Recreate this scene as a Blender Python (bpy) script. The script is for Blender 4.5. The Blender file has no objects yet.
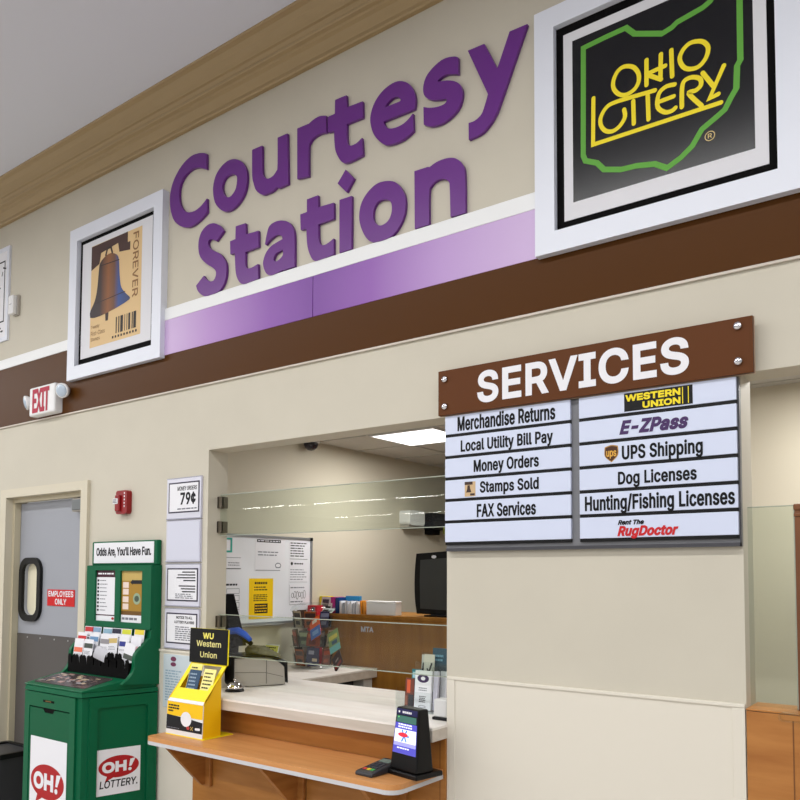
import bpy, bmesh, math, random
from mathutils import Vector, Matrix
from mathutils.geometry import tessellate_polygon, delaunay_2d_cdt
random.seed(7)
PI = math.pi
SC = bpy.context.scene
COL = SC.collection

# ---------------------------------------------------------------- camera, world, light, exposure
cam_d = bpy.data.cameras.new('camera'); cam = bpy.data.objects.new('camera', cam_d); COL.objects.link(cam)
YAW, PITCH, ROLL = 0.636, 0.0514, 0.0039
_f = Vector((-math.sin(YAW)*math.cos(PITCH), math.cos(YAW)*math.cos(PITCH), math.sin(PITCH)))
_r0 = Vector((math.cos(YAW), math.sin(YAW), 0)); _u0 = _r0.cross(_f)
_r = _r0*math.cos(ROLL) + _u0*math.sin(ROLL); _u = -_r0*math.sin(ROLL) + _u0*math.cos(ROLL)
cam.matrix_world = Matrix(((_r.x, _u.x, -_f.x, 0), (_r.y, _u.y, -_f.y, -2.85), (_r.z, _u.z, -_f.z, 1.62), (0, 0, 0, 1)))
cam_d.sensor_width = 36; cam_d.lens = 786/800*36
cam_d.shift_x = -2/800; cam_d.shift_y = 134.6/800
cam_d.clip_start = 0.05; cam_d.clip_end = 100
SC.camera = cam

world = bpy.data.worlds.new('world'); SC.world = world; world.use_nodes = True
world.node_tree.nodes['Background'].inputs[0].default_value = (0.93, 0.95, 1.0, 1)
world.node_tree.nodes['Background'].inputs[1].default_value = 0.3

SC.view_settings.view_transform = 'Standard'; SC.view_settings.look = 'None'
SC.view_settings.gamma = 1; SC.view_settings.use_curve_mapping = False
SC.view_settings.exposure = 0.24

# the store's rows of ceiling strip lights (y, power); fixtures are built further down
STRIP_ROWS = [(-2.3, 300, 24, 1), (-5.6, 400, 30, 1), (-9.2, 400, 30, 1), (-13.5, 400, 30, 1), (-18.0, 380, 30, 8), (-23.5, 380, 30, 8)]
STRIP_Z, STRIP_X = 4.2, -8.5
STRIPS = []          # x, y, length, power
for _y, _p, _l, _n in STRIP_ROWS:
    for _i in range(_n):
        STRIPS.append((STRIP_X-_l/2+_l*(_i+0.5)/_n, _y, _l/_n-(0.5 if _n > 1 else 0), _p/_n))
for _x, _y, _l, _p in STRIPS:
    ld = bpy.data.lights.new('strip_lamp', 'AREA'); ld.shape = 'RECTANGLE'; ld.size = _l; ld.size_y = 0.12
    ld.energy = _p; ld.color = (1.0, 0.995, 0.975)
    lo = bpy.data.objects.new('strip_lamp', ld); COL.objects.link(lo); lo.location = (_x, _y, STRIP_Z - 0.012)
# the office behind the counter: two recessed ceiling panels
OFFICE_PANELS = [(-3.165, 1.66), (-0.35, 0.85)]
for _x, _y in OFFICE_PANELS:
    ld = bpy.data.lights.new('panel_lamp', 'AREA'); ld.shape = 'RECTANGLE'; ld.size = 0.5; ld.size_y = 0.46
    ld.energy = 15; ld.color = (1.0, 0.985, 0.95)
    lo = bpy.data.objects.new('panel_lamp', ld); COL.objects.link(lo); lo.location = (_x, _y, 2.576)

# ---------------------------------------------------------------- materials
def lin(c):
    return tuple(((v/255)/12.92 if v/255 <= 0.04045 else ((v/255+0.055)/1.055)**2.4) for v in c) + (1,)
_mats = {}
def mat(name, rgb, rough=0.55, spec=0.4, metal=0.0, noise=0.0, nscale=20, stretch=(1, 1, 1), rgb2=None, bump=0.0, emit=0.0, coat=0.0):
    if name in _mats: return _mats[name]
    m = bpy.data.materials.new(name); m.use_nodes = True; nt = m.node_tree
    b = nt.nodes['Principled BSDF']
    b.inputs['Base Color'].default_value = lin(rgb); b.inputs['Roughness'].default_value = rough
    b.inputs['Specular IOR Level'].default_value = spec; b.inputs['Metallic'].default_value = metal
    b.inputs['Coat Weight'].default_value = coat; b.inputs['Coat Roughness'].default_value = 0.15
    if emit:
        b.inputs['Emission Color'].default_value = lin(rgb); b.inputs['Emission Strength'].default_value = emit
    if noise or rgb2 or bump:
        tc = nt.nodes.new('ShaderNodeTexCoord'); mp = nt.nodes.new('ShaderNodeMapping'); mp.inputs['Scale'].default_value = stretch
        ns = nt.nodes.new('ShaderNodeTexNoise'); ns.inputs['Scale'].default_value = nscale; ns.inputs['Detail'].default_value = 5
        nt.links.new(tc.outputs['Object'], mp.inputs['Vector']); nt.links.new(mp.outputs[0], ns.inputs['Vector'])
        if noise or rgb2:
            rp = nt.nodes.new('ShaderNodeValToRGB'); rp.color_ramp.elements[0].position = 0.3; rp.color_ramp.elements[1].position = 0.7
            c2 = rgb2 if rgb2 else tuple(max(0, v*(1-noise)) for v in rgb)
            rp.color_ramp.elements[0].color = lin(c2); rp.color_ramp.elements[1].color = lin(rgb)
            nt.links.new(ns.outputs['Fac'], rp.inputs['Fac']); nt.links.new(rp.outputs['Color'], b.inputs['Base Color'])
        if bump:
            bp = nt.nodes.new('ShaderNodeBump'); bp.inputs['Strength'].default_value = bump; bp.inputs['Distance'].default_value = 0.002
            nt.links.new(ns.outputs['Fac'], bp.inputs['Height']); nt.links.new(bp.outputs[0], b.inputs['Normal'])
    _mats[name] = m; return m
def ramp_mat(name, x0, x1, stops, rough=0.4, spec=0.4):
    """a printed colour run along X between x0 and x1 (metres)"""
    m = bpy.data.materials.new(name); m.use_nodes = True; nt = m.node_tree; b = nt.nodes['Principled BSDF']
    tc = nt.nodes.new('ShaderNodeTexCoord'); sp = nt.nodes.new('ShaderNodeSeparateXYZ'); mr = nt.nodes.new('ShaderNodeMapRange')
    mr.inputs[1].default_value = x0; mr.inputs[2].default_value = x1
    rp = nt.nodes.new('ShaderNodeValToRGB')
    while len(rp.color_ramp.elements) < len(stops): rp.color_ramp.elements.new(0.5)
    for e, (p, c) in zip(rp.color_ramp.elements, stops): e.position = p; e.color = lin(c)
    nt.links.new(tc.outputs['Object'], sp.inputs[0]); nt.links.new(sp.outputs[0], mr.inputs[0])
    nt.links.new(mr.outputs[0], rp.inputs[0]); nt.links.new(rp.outputs[0], b.inputs['Base Color'])
    b.inputs['Roughness'].default_value = rough; b.inputs['Specular IOR Level'].default_value = spec
    return m
def glass_mat(name, tint, rough=0.0, gloss=1.0):
    m = bpy.data.materials.new(name); m.use_nodes = True; nt = m.node_tree
    for n in list(nt.nodes): nt.nodes.remove(n)
    out = nt.nodes.new('ShaderNodeOutputMaterial'); tr = nt.nodes.new('ShaderNodeBsdfTransparent'); gl = nt.nodes.new('ShaderNodeBsdfGlossy')
    mx = nt.nodes.new('ShaderNodeMixShader'); fr = nt.nodes.new('ShaderNodeFresnel'); fr.inputs[0].default_value = 1.5
    ml = nt.nodes.new('ShaderNodeMath'); ml.operation = 'MULTIPLY'; ml.inputs[1].default_value = gloss; ml.use_clamp = True
    tr.inputs[0].default_value = lin(tint); gl.inputs['Roughness'].default_value = rough
    gm = nt.nodes.new('ShaderNodeNewGeometry'); fo = nt.nodes.new('ShaderNodeMath'); fo.operation = 'SUBTRACT'; fo.inputs[0].default_value = 1
    m2 = nt.nodes.new('ShaderNodeMath'); m2.operation = 'MULTIPLY'   # the sheet mirrors on its outer face only
    nt.links.new(gm.outputs['Backfacing'], fo.inputs[1]); nt.links.new(fr.outputs[0], ml.inputs[0])
    nt.links.new(ml.outputs[0], m2.inputs[0]); nt.links.new(fo.outputs[0], m2.inputs[1]); nt.links.new(m2.outputs[0], mx.inputs[0])
    nt.links.new(tr.outputs[0], mx.inputs[1]); nt.links.new(gl.outputs[0], mx.inputs[2]); nt.links.new(mx.outputs[0], out.inputs[0])
    return m

WALL = mat('wall_paint', (207, 201, 186), 0.6, 0.25, noise=0.02, nscale=3)
WALL2 = mat('office_wall_paint', (212, 204, 186), 0.6, 0.25)
WAINS = mat('wainscot_paint', (226, 220, 207), 0.45, 0.35)
CEIL = mat('ceiling_paint', (222, 225, 236), 0.8, 0.2)
CROWN = mat('crown_paint', (168, 144, 104), 0.35, 0.45, noise=0.02, nscale=6, stretch=(0.3, 4, 4))
BROWN = mat('brown_gloss_band', (80, 46, 10), 0.35, 0.1)
TRIMW = mat('white_trim', (238, 240, 242), 0.4, 0.4)
PURP = mat('purple_letter', (104, 40, 134), 0.33, 0.4)
FRAMEW = mat('white_frame', (228, 232, 244), 0.4, 0.45)
BLACK = mat('black_satin', (10, 10, 12), 0.4, 0.25)
PBLACK = mat('black_print', (16, 16, 22), 0.22, 0.35)
BLACKM = mat('black_matte', (8, 7, 8), 0.75, 0.1)
INK = mat('dark_ink', (26, 26, 32), 0.6, 0.3)
GREYINK = mat('grey_ink', (120, 122, 132), 0.6, 0.3)
PAPER = mat('white_paper', (236, 236, 242), 0.6, 0.3)
SLAT = mat('pale_blue_slat', (212, 220, 243), 0.35, 0.4)
SIGNBROWN = mat('brown_sign_board', (94, 52, 20), 0.35, 0.15)
GREYBACK = mat('grey_sign_backing', (120, 121, 126), 0.45, 0.4)
STEEL = mat('brushed_steel', (196, 196, 198), 0.3, 0.5, metal=0.9)
CHROME = mat('chrome', (225, 225, 230), 0.12, 0.5, metal=1.0)
CLIPM = mat('dark_steel_clip', (118, 110, 98), 0.4, 0.5, metal=0.6)
GREEN = mat('green_plastic', (0, 94, 60), 0.42, 0.22)
GREEND = mat('green_plastic_panel', (0, 90, 57), 0.45, 0.2)
RED = mat('red_enamel', (142, 16, 22), 0.35, 0.45)
REDP = mat('red_print', (176, 28, 34), 0.5, 0.3)
YEL = mat('yellow_card', (252, 232, 24), 0.45, 0.35)
YELD = mat('deep_yellow_card', (250, 200, 12), 0.45, 0.35)
YELP = mat('yellow_print', (244, 222, 40), 0.5, 0.3)
GREENP = mat('green_print', (96, 166, 62), 0.5, 0.3)
WOOD = mat('maple_veneer', (186, 126, 66), 0.4, 0.35, rgb2=(162, 102, 48), nscale=2.5, stretch=(1.2, 1.2, 9))
WOODH = mat('maple_veneer_lengthwise', (186, 126, 62), 0.4, 0.35, rgb2=(164, 106, 46), nscale=2.5, stretch=(1.0, 6, 9))
WOODTOP = mat('shelf_laminate', (216, 156, 98), 0.35, 0.3, rgb2=(202, 138, 80), nscale=3, stretch=(1, 12, 12))
WOODD = mat('brown_hutch_veneer', (170, 116, 46), 0.42, 0.3, rgb2=(146, 96, 34), nscale=2.5, stretch=(6, 6, 1))
WOODP = mat('dark_wood_post', (122, 74, 40), 0.4, 0.4, rgb2=(100, 58, 30), nscale=3, stretch=(8, 8, 1))
EDGE = mat('grey_edge_band', (206, 206, 210), 0.4, 0.4)
COUNTER = mat('counter_laminate', (252, 248, 243), 0.35, 0.4, rgb2=(242, 235, 228), nscale=2.2, stretch=(1, 9, 9))
CEDGE = mat('counter_edge', (214, 205, 195), 0.4, 0.4, rgb2=(196, 186, 174), nscale=3, stretch=(1, 9, 9))
DOORM = mat('grey_door_laminate', (158, 161, 170), 0.45, 0.4)
KICK = mat('dark_kick_plate', (84, 80, 78), 0.4, 0.4)
CASING = mat('cream_door_frame', (212, 204, 184), 0.4, 0.4)
RUBBER = mat('black_rubber', (16, 16, 17), 0.5, 0.3)
GREYP = mat('grey_plastic', (176, 170, 162), 0.45, 0.4)
LGREY = mat('light_grey_plastic', (212, 212, 212), 0.4, 0.4)
WHITEP = mat('white_plastic', (236, 236, 238), 0.4, 0.4)
DARKG = mat('dark_grey_plastic', (52, 52, 56), 0.45, 0.4)
GLASS = glass_mat('counter_glass', (244, 248, 244), 0.0, 1.0)
GLASSE = mat('glass_edge', (164, 172, 158), 0.2, 0.5)
ACRY = glass_mat('clear_acrylic', (248, 250, 250), 0.05, 0.8)
_pal = {}
def pm(r, g, b, rough=0.5):
    k = (r, g, b)
    if k not in _pal: _pal[k] = mat('print_%02x%02x%02x' % k, k, rough, 0.35)
    return _pal[k]

# ---------------------------------------------------------------- mesh helpers
class Fr:
    """a local frame: u to the right, v up, n out of the surface"""
    def __init__(s, o, u=(1, 0, 0), v=(0, 0, 1)):
        s.o = Vector(o); s.u = Vector(u).normalized(); v = Vector(v); s.n = s.u.cross(v).normalized(); s.v = s.n.cross(s.u).normalized()
    def __call__(s, a, b, c=0.0): return s.o + s.u*a + s.v*b + s.n*c
def wallf(y): return Fr((0, y, 0))

class B:
    def __init__(s): s.bm = bmesh.new(); s.ms = []; s.k = 0
    def m(s, material):
        if material not in s.ms: s.ms.append(material)
        s.k = s.ms.index(material); return s
    def _add(s, fn):
        old = set(s.bm.faces); r = fn()
        for f in s.bm.faces:
            if f not in old: f.material_index = s.k
        return r
    def face(s, pts):
        f = s.bm.faces.new([s.bm.verts.new(p) for p in pts]); f.material_index = s.k; return f
    def hexa(s, c, bev=0.0, seg=2):
        """c: 8 corners, bottom ring then top ring"""
        def go():
            v = [s.bm.verts.new(p) for p in c]
            fs = [(3, 2, 1, 0), (4, 5, 6, 7), (0, 1, 5, 4), (1, 2, 6, 5), (2, 3, 7, 6), (3, 0, 4, 7)]
            nf = [s.bm.faces.new([v[i] for i in q]) for q in fs]
            if bev:
                es = list({e for f in nf for e in f.edges})
                bmesh.ops.bevel(s.bm, geom=es, offset=bev, segments=seg, profile=0.5, affect='EDGES', clamp_overlap=True)
        s._add(go); return s
    def box(s, x0, x1, y0, y1, z0, z1, bev=0.0, seg=2):
        return s.hexa([Vector(p) for p in ((x0, y0, z0), (x1, y0, z0), (x1, y1, z0), (x0, y1, z0), (x0, y0, z1), (x1, y0, z1), (x1, y1, z1), (x0, y1, z1))], bev, seg)
    def fbox(s, fr, u0, u1, v0, v1, n0, n1, bev=0.0, seg=2):
        return s.hexa([fr(u0, v0, n1), fr(u1, v0, n1), fr(u1, v0, n0), fr(u0, v0, n0), fr(u0, v1, n1), fr(u1, v1, n1), fr(u1, v1, n0), fr(u0, v1, n0)], bev, seg)
    def rect(s, fr, u0, u1, v0, v1, n=0.0):
        s.face([fr(u0, v0, n), fr(u1, v0, n), fr(u1, v1, n), fr(u0, v1, n)]); return s
    def poly(s, fr, pts, n0, n1=None, holes=()):
        """filled outline at height n1, with walls down to n0 (n1 None: a flat print at n0)"""
        loops = [list(pts)] + [list(h) for h in holes]
        flat = [p for l in loops for p in l]
        tris = tessellate_polygon([[Vector((p[0], p[1], 0)) for p in l] for l in loops])
        top = n0 if n1 is None else n1
        tv = [s.bm.verts.new(fr(p[0], p[1], top)) for p in flat]
        bv = None if n1 is None else [s.bm.verts.new(fr(p[0], p[1], n0)) for p in flat]
        def orient(a, b, c):
            A, Bb, Cc = flat[a], flat[b], flat[c]
            return (Bb[0]-A[0])*(Cc[1]-A[1]) - (Bb[1]-A[1])*(Cc[0]-A[0])
        for t in tris:
            a, b, c = t
            o = orient(a, b, c)
            if abs(o) < 1e-12: continue
            if o < 0: a, c = c, a
            f = s.bm.faces.new((tv[a], tv[b], tv[c])); f.material_index = s.k
            if bv: f = s.bm.faces.new((bv[c], bv[b], bv[a])); f.material_index = s.k
        if bv:
            i0 = 0
            for li, l in enumerate(loops):
                n = len(l); ar = sum(l[i][0]*l[(i+1) % n][1] - l[(i+1) % n][0]*l[i][1] for i in range(n))
                ccw = (ar > 0) == (li == 0)
                for i in range(n):
                    a, b = i0+i, i0+(i+1) % n
                    q = (bv[a], bv[b], tv[b], tv[a]) if ccw else (bv[b], bv[a], tv[a], tv[b])
                    f = s.bm.faces.new(q); f.material_index = s.k
                i0 += n
        return s
    def stroke(s, fr, pts, w, n, closed=False, cap=True):
        """a printed line of width w: one mitred ribbon with round ends"""
        s.ns = getattr(s, 'ns', 0) + 1; n += 0.00012*(s.ns % 4)
        P = [Vector(p[:2]) for p in pts]
        P = [p for i, p in enumerate(P) if i == 0 or (p-P[i-1]).length > 1e-6]
        if closed and (P[0]-P[-1]).length < 1e-6: P.pop()
        N = len(P); Lf, Rt = [], []
        for i in range(N):
            a = P[i-1] if (closed or i > 0) else None; c = P[(i+1) % N] if (closed or i < N-1) else None
            d0 = (P[i]-a).normalized() if a is not None else None; d1 = (c-P[i]).normalized() if c is not None else None
            d0 = d0 if d0 is not None else d1; d1 = d1 if d1 is not None else d0
            n0, n1 = Vector((-d0.y, d0.x)), Vector((-d1.y, d1.x)); m = (n0+n1)
            m = m.normalized() if m.length > 1e-6 else n0
            k = min(1.8, 1/max(0.4, m.dot(n0)))
            Lf.append(P[i]+m*k*w/2); Rt.append(P[i]-m*k*w/2)
        V = lambda q: s.bm.verts.new(fr(q.x, q.y, n))
        lv, rv = [V(q) for q in Lf], [V(q) for q in Rt]
        for i in range(N if closed else N-1):
            j = (i+1) % N; f = s.bm.faces.new((rv[i], rv[j], lv[j], lv[i])); f.material_index = s.k
        if cap and not closed:
            for e, o in ((0, 1), (N-1, N-2)):
                d = (P[e]-P[o]).normalized(); p = Vector((-d.y, d.x))
                fan = [P[e]+(p*math.cos(t)+d*math.sin(t))*w/2 for t in [PI*q/8 for q in range(9)]]
                f = s.bm.faces.new([V(q) for q in fan[::-1]]); f.material_index = s.k
        return s
    def cyl(s, p0, p1, r0, r1=None, n=20, caps=True):
        p0, p1 = Vector(p0), Vector(p1); r1 = r0 if r1 is None else r1
        d = (p1-p0).normalized(); a = d.orthogonal().normalized(); b = d.cross(a)
        A = [s.bm.verts.new(p0+(a*math.cos(2*PI*i/n)+b*math.sin(2*PI*i/n))*r0) for i in range(n)]
        Bv = [s.bm.verts.new(p1+(a*math.cos(2*PI*i/n)+b*math.sin(2*PI*i/n))*r1) for i in range(n)]
        for i in range(n):
            f = s.bm.faces.new((A[i], A[(i+1) % n], Bv[(i+1) % n], Bv[i])); f.material_index = s.k; f.smooth = True
        if caps:
            f = s.bm.faces.new(A[::-1]); f.material_index = s.k
            f = s.bm.faces.new(Bv); f.material_index = s.k
        return s
    def tube(s, pts, r, n=10, radii=None):
        pts = [Vector(p) for p in pts]; rings = []
        for i, p in enumerate(pts):
            d = ((pts[min(i+1, len(pts)-1)]-pts[max(i-1, 0)])).normalized()
            if i == 0: a = d.orthogonal().normalized()
            else: a = (a - d*a.dot(d)).normalized()
            b = d.cross(a); rr = radii[i] if radii else r
            rings.append([s.bm.verts.new(p+(a*math.cos(2*PI*k/n)+b*math.sin(2*PI*k/n))*rr) for k in range(n)])
        for A, C in zip(rings, rings[1:]):
            for k in range(n):
                f = s.bm.faces.new((A[k], A[(k+1) % n], C[(k+1) % n], C[k])); f.material_index = s.k; f.smooth = True
        for R_, rev in ((rings[0], True), (rings[-1], False)):
            f = s.bm.faces.new(R_[::-1] if rev else R_); f.material_index = s.k
        return s
    def lathe(s, o, prof, n=28, ax=Vector((0, 0, 1))):
        """prof: (radius, height) pairs along the axis"""
        o = Vector(o); a = ax.orthogonal().normalized(); b = ax.cross(a); rings = []
        for r, h in prof:
            rings.append([s.bm.verts.new(o+ax*h+(a*math.cos(2*PI*k/n)+b*math.sin(2*PI*k/n))*max(r, 1e-4)) for k in range(n)])
        for A, C in zip(rings, rings[1:]):
            for k in range(n):
                f = s.bm.faces.new((A[k], A[(k+1) % n], C[(k+1) % n], C[k])); f.material_index = s.k; f.smooth = True
        f = s.bm.faces.new(rings[0][::-1]); f.material_index = s.k
        f = s.bm.faces.new(rings[-1]); f.material_index = s.k
        return s
    def sweep_x(s, prof, x0, x1, smooth=False):
        """profile of (y, z) points, closed, run along X"""
        return s.sweep([Vector((x0, y, z)) for y, z in prof], [Vector((x1, y, z)) for y, z in prof], smooth)
    def sweep(s, A, C, smooth=False):
        a = [s.bm.verts.new(p) for p in A]; c = [s.bm.verts.new(p) for p in C]; n = len(a)
        for i in range(n):
            f = s.bm.faces.new((a[i], a[(i+1) % n], c[(i+1) % n], c[i])); f.material_index = s.k; f.smooth = smooth
        for l in (a[::-1], c):
            f = s.bm.faces.new(l); f.material_index = s.k
        return s
    def ell(s, c, rx, ry, rz, seg=20, rings=12):
        def go(): bmesh.ops.create_uvsphere(s.bm, u_segments=seg, v_segments=rings, radius=1, matrix=Matrix.Translation(Vector(c)) @ Matrix.Diagonal((rx, ry, rz, 1)))
        old = set(s.bm.faces); go()
        for f in s.bm.faces:
            if f not in old: f.material_index = s.k; f.smooth = True
        return s

def setp(o, label=None, cat=None, group=None, kind=None):
    if label: o['label'] = label
    if cat: o['category'] = cat
    if group: o['group'] = group
    if kind: o['kind'] = kind
    return o
def child(o, parent):
    o.parent = parent; o.matrix_parent_inverse = INV[parent.name]; INV[o.name] = INV[parent.name] if False else Matrix.Translation(-o.location) ; return o
INV = {}
def obj(name, b, parent=None, recalc=True, normals=True):
    """link the mesh; a top-level one gets its origin at its base"""
    if recalc and normals: bmesh.ops.recalc_face_normals(b.bm, faces=b.bm.faces)
    me = bpy.data.meshes.new(name); b.bm.to_mesh(me); b.bm.free()
    for m in b.ms: me.materials.append(m)
    o = bpy.data.objects.new(name, me); COL.objects.link(o)
    if parent is None:
        xs = [v.co for v in me.vertices]
        c = Vector((sum((max(p[i] for p in xs), min(p[i] for p in xs)))/2 for i in range(2))).to_3d(); c.z = min(p.z for p in xs)
        me.transform(Matrix.Translation(-c)); o.location = c
        INV[o.name] = Matrix.Translation(-c)
    else:
        o.parent = parent; o.matrix_parent_inverse = INV[parent.name]; INV[o.name] = Matrix.Identity(4)
    return o
def thing(name, loc, label, cat, group=None):
    o = bpy.data.objects.new(name, None); o.empty_display_size = 0.05; COL.objects.link(o); o.location = loc
    INV[o.name] = Matrix.Translation(-Vector(loc)); return setp(o, label, cat, group)
def solo(name, b, label, cat, group=None, flat=False): return setp(obj(name, b, normals=not flat), label, cat, group)
def struct(name, b): return setp(obj(name, b), kind='structure')
def world_struct(name, b):   # structure whose material is laid out in room coordinates
    return struct(name, b)

import os
try:
    FONT = bpy.data.fonts.load(os.path.join(bpy.utils.system_resource('DATAFILES'), 'fonts', 'Inter.woff2'))   # the sans face Blender ships with
except Exception:
    FONT = None
def text_mesh(s, bold=0.0, shear=0.0, spacing=1.0, lines=1.0, align='LEFT', font=None):
    cu = bpy.data.curves.new('lettering', 'FONT'); cu.body = s; cu.offset = bold; cu.shear = shear; cu.space_character = spacing
    cu.space_line = lines; cu.align_x = align; cu.fill_mode = 'NONE'
    if FONT: cu.font = FONT
    cu.dimensions = '2D'; cu.resolution_u = 3
    o = bpy.data.objects.new('lettering', cu); COL.objects.link(o)
    me = bpy.data.meshes.new_from_object(o); bpy.data.objects.remove(o); bpy.data.curves.remove(cu)
    return me
def text(s, fr, u0, u1, v0, v1, material, parent, n=0.0015, bold=0.0, shear=0.0, spacing=1.0, lines=1.0, align='LEFT', rot=0, name='lettering'):
    """words fitted to the box u0..u1, v0..v1 on a frame; rot 90 reads upward, -90 downward; bold thickens every outline"""
    me = text_mesh(s, 0.0, shear, spacing, lines, align)
    P = [v.co.copy() for v in me.vertices]
    if rot == -90: P = [Vector((p.y, -p.x, 0)) for p in P]
    if rot == 90: P = [Vector((-p.y, p.x, 0)) for p in P]
    a0, a1 = min(p.x for p in P), max(p.x for p in P); b0, b1 = min(p.y for p in P), max(p.y for p in P)
    g = bold*math.sqrt(max(1e-9, (u1-u0)/(a1-a0)*(v1-v0)/(b1-b0)))
    u0, u1, v0, v1 = u0+g, u1-g, v0+g, v1-g
    Q = [(u0+(p.x-a0)/(a1-a0)*(u1-u0), v0+(p.y-b0)/(b1-b0)*(v1-v0)) for p in P]
    b = B().m(material)
    nx = {}
    for e in me.edges:
        x, y = e.vertices; nx.setdefault(x, []).append(y); nx.setdefault(y, []).append(x)
    seen, loops = set(), []
    for e in me.edges:
        st = e.vertices[0]
        if st in seen: continue
        loop, cur, prev = [], st, None
        nxt = e.vertices[1]
        while cur not in seen:
            seen.add(cur)
            if not loop or (Vector(Q[cur])-Vector(Q[loop[-1]])).length > 1e-7: loop.append(cur)
            c_ = [k for k in nx[cur] if k != prev and k not in seen]
            if loop and len(loop) == 1 and nxt in c_: c_ = [nxt]
            if not c_: break
            prev, cur = cur, c_[0]
        if len(loop) > 2: loops.append([Q[k] for k in loop])
    area = lambda l: 0.5*sum(l[k-1][0]*l[k][1]-l[k][0]*l[k-1][1] for k in range(len(l)))
    big = max(loops, key=lambda l: abs(area(l))); sgn = 1 if area(big) > 0 else -1
    groups = []                       # contours whose boxes touch make one glyph
    for l in loops:
        bx = [min(p[0] for p in l)-g, max(p[0] for p in l)+g, min(p[1] for p in l)-g, max(p[1] for p in l)+g]; new = [bx, [l]]
        for gr in groups[:]:
            q = gr[0]
            if q[0] < new[0][1] and q[1] > new[0][0] and q[2] < new[0][3] and q[3] > new[0][2]:
                groups.remove(gr); new = [[min(q[0], new[0][0]), max(q[1], new[0][1]), min(q[2], new[0][2]), max(q[3], new[0][3])], new[1]+gr[1]]
        groups.append(new)
    for bx, ls in groups:
        segs, co, ed = [], [], []
        for l in ls:
            N = len(l); L = [Vector(p) for p in l]; ov = []
            for q in range(N):
                d0 = (L[q]-L[q-1]).normalized(); d1 = (L[(q+1) % N]-L[q]).normalized()
                n0, n1 = Vector((d0.y, -d0.x))*sgn, Vector((d1.y, -d1.x))*sgn; m = n0+n1
                m = m.normalized() if m.length > 1e-4 else n0
                ov.append(L[q]+m*(g*min(1.6, 1/max(0.3, m.dot(n0)))))
            k0 = len(co); co += ov; ed += [(k0+q, k0+(q+1) % N) for q in range(N)]
            segs += [(ov[q], ov[(q+1) % N]) for q in range(N)]
        cv_, ce_, cf_, *_ = delaunay_2d_cdt([p*1000 for p in co], ed, [], 0, 1e-5)
        vs = {}
        for tri in cf_:
            px = sum(cv_[k].x for k in tri)/len(tri)/1000; py = sum(cv_[k].y for k in tri)/len(tri)/1000; wn = 0
            for p, q in segs:
                if (p.y > py) != (q.y > py) and px < (q.x-p.x)*(py-p.y)/(q.y-p.y)+p.x: wn += 1 if q.y > p.y else -1
            if wn*sgn > 0:
                for k in tri:
                    if k not in vs: vs[k] = b.bm.verts.new(fr(cv_[k].x/1000, cv_[k].y/1000, n))
                try: f = b.bm.faces.new([vs[k] for k in tri]); f.material_index = b.k
                except ValueError: pass
    bpy.data.meshes.remove(me)
    m2 = bpy.data.meshes.new(name)
    for f in b.bm.faces:
        f.normal_update()
        if f.normal.dot(fr.n) < 0: f.normal_flip()
    b.bm.to_mesh(m2); b.bm.free(); m2.materials.append(material)
    o = bpy.data.objects.new(name, m2); COL.objects.link(o)
    if parent is not None:
        o.parent = parent; o.matrix_parent_inverse = INV[parent.name]
    return o
def smooth(pts, closed=True, n=6):
    """Catmull-Rom through the points; a third value marks a corner"""
    N = len(pts); out = []
    P = [Vector(p[:2]) for p in pts]; C = [len(p) > 2 for p in pts]
    for i in range(N if closed else N-1):
        j = (i+1) % N
        p1, p2 = P[i], P[j]
        p0 = P[i-1] if (closed or i > 0) and not C[i] else p1 + (p1-p2)*0.0
        p3 = P[(j+1) % N] if (closed or j < N-1) and not C[j] else p2
        if C[i] and C[j]: out.append((p1.x, p1.y)); continue
        for k in range(n):
            t = k/n
            q = 0.5*((2*p1)+(p2-p0)*t+(2*p0-5*p1+4*p2-p3)*t*t+(3*p1-p0-3*p2+p3)*t**3)
            out.append((q.x, q.y))
    if not closed: out.append((P[-1].x, P[-1].y))
    return out
def rrect(u0, u1, v0, v1, r, n=5):
    out = []
    for cx, cy, a in ((u1-r, v0+r, -90), (u1-r, v1-r, 0), (u0+r, v1-r, 90), (u0+r, v0+r, 180)):
        for k in range(n+1):
            t = math.radians(a+90*k/n); out.append((cx+r*math.cos(t), cy+r*math.sin(t)))
    return out
def ellipse(cx, cy, rx, ry, n=36): return [(cx+rx*math.cos(2*PI*k/n), cy+ry*math.sin(2*PI*k/n)) for k in range(n)]
def bars(b, fr, u0, u1, vtop, vbot, rows, n, fill=0.5, jitter=0.25, rnd=random):
    """rows of small illegible print"""
    h = (vtop-vbot)/rows
    for i in range(rows):
        v = vtop-h*(i+0.5); e = u1-(u1-u0)*rnd.random()*jitter
        x = u0
        while x < e-0.002:
            w = min((u1-u0)*(0.08+0.16*rnd.random()), e-x); b.rect(fr, x, x+w, v-h*fill/2, v+h*fill/2, n); x += w+(u1-u0)*0.035
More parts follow.
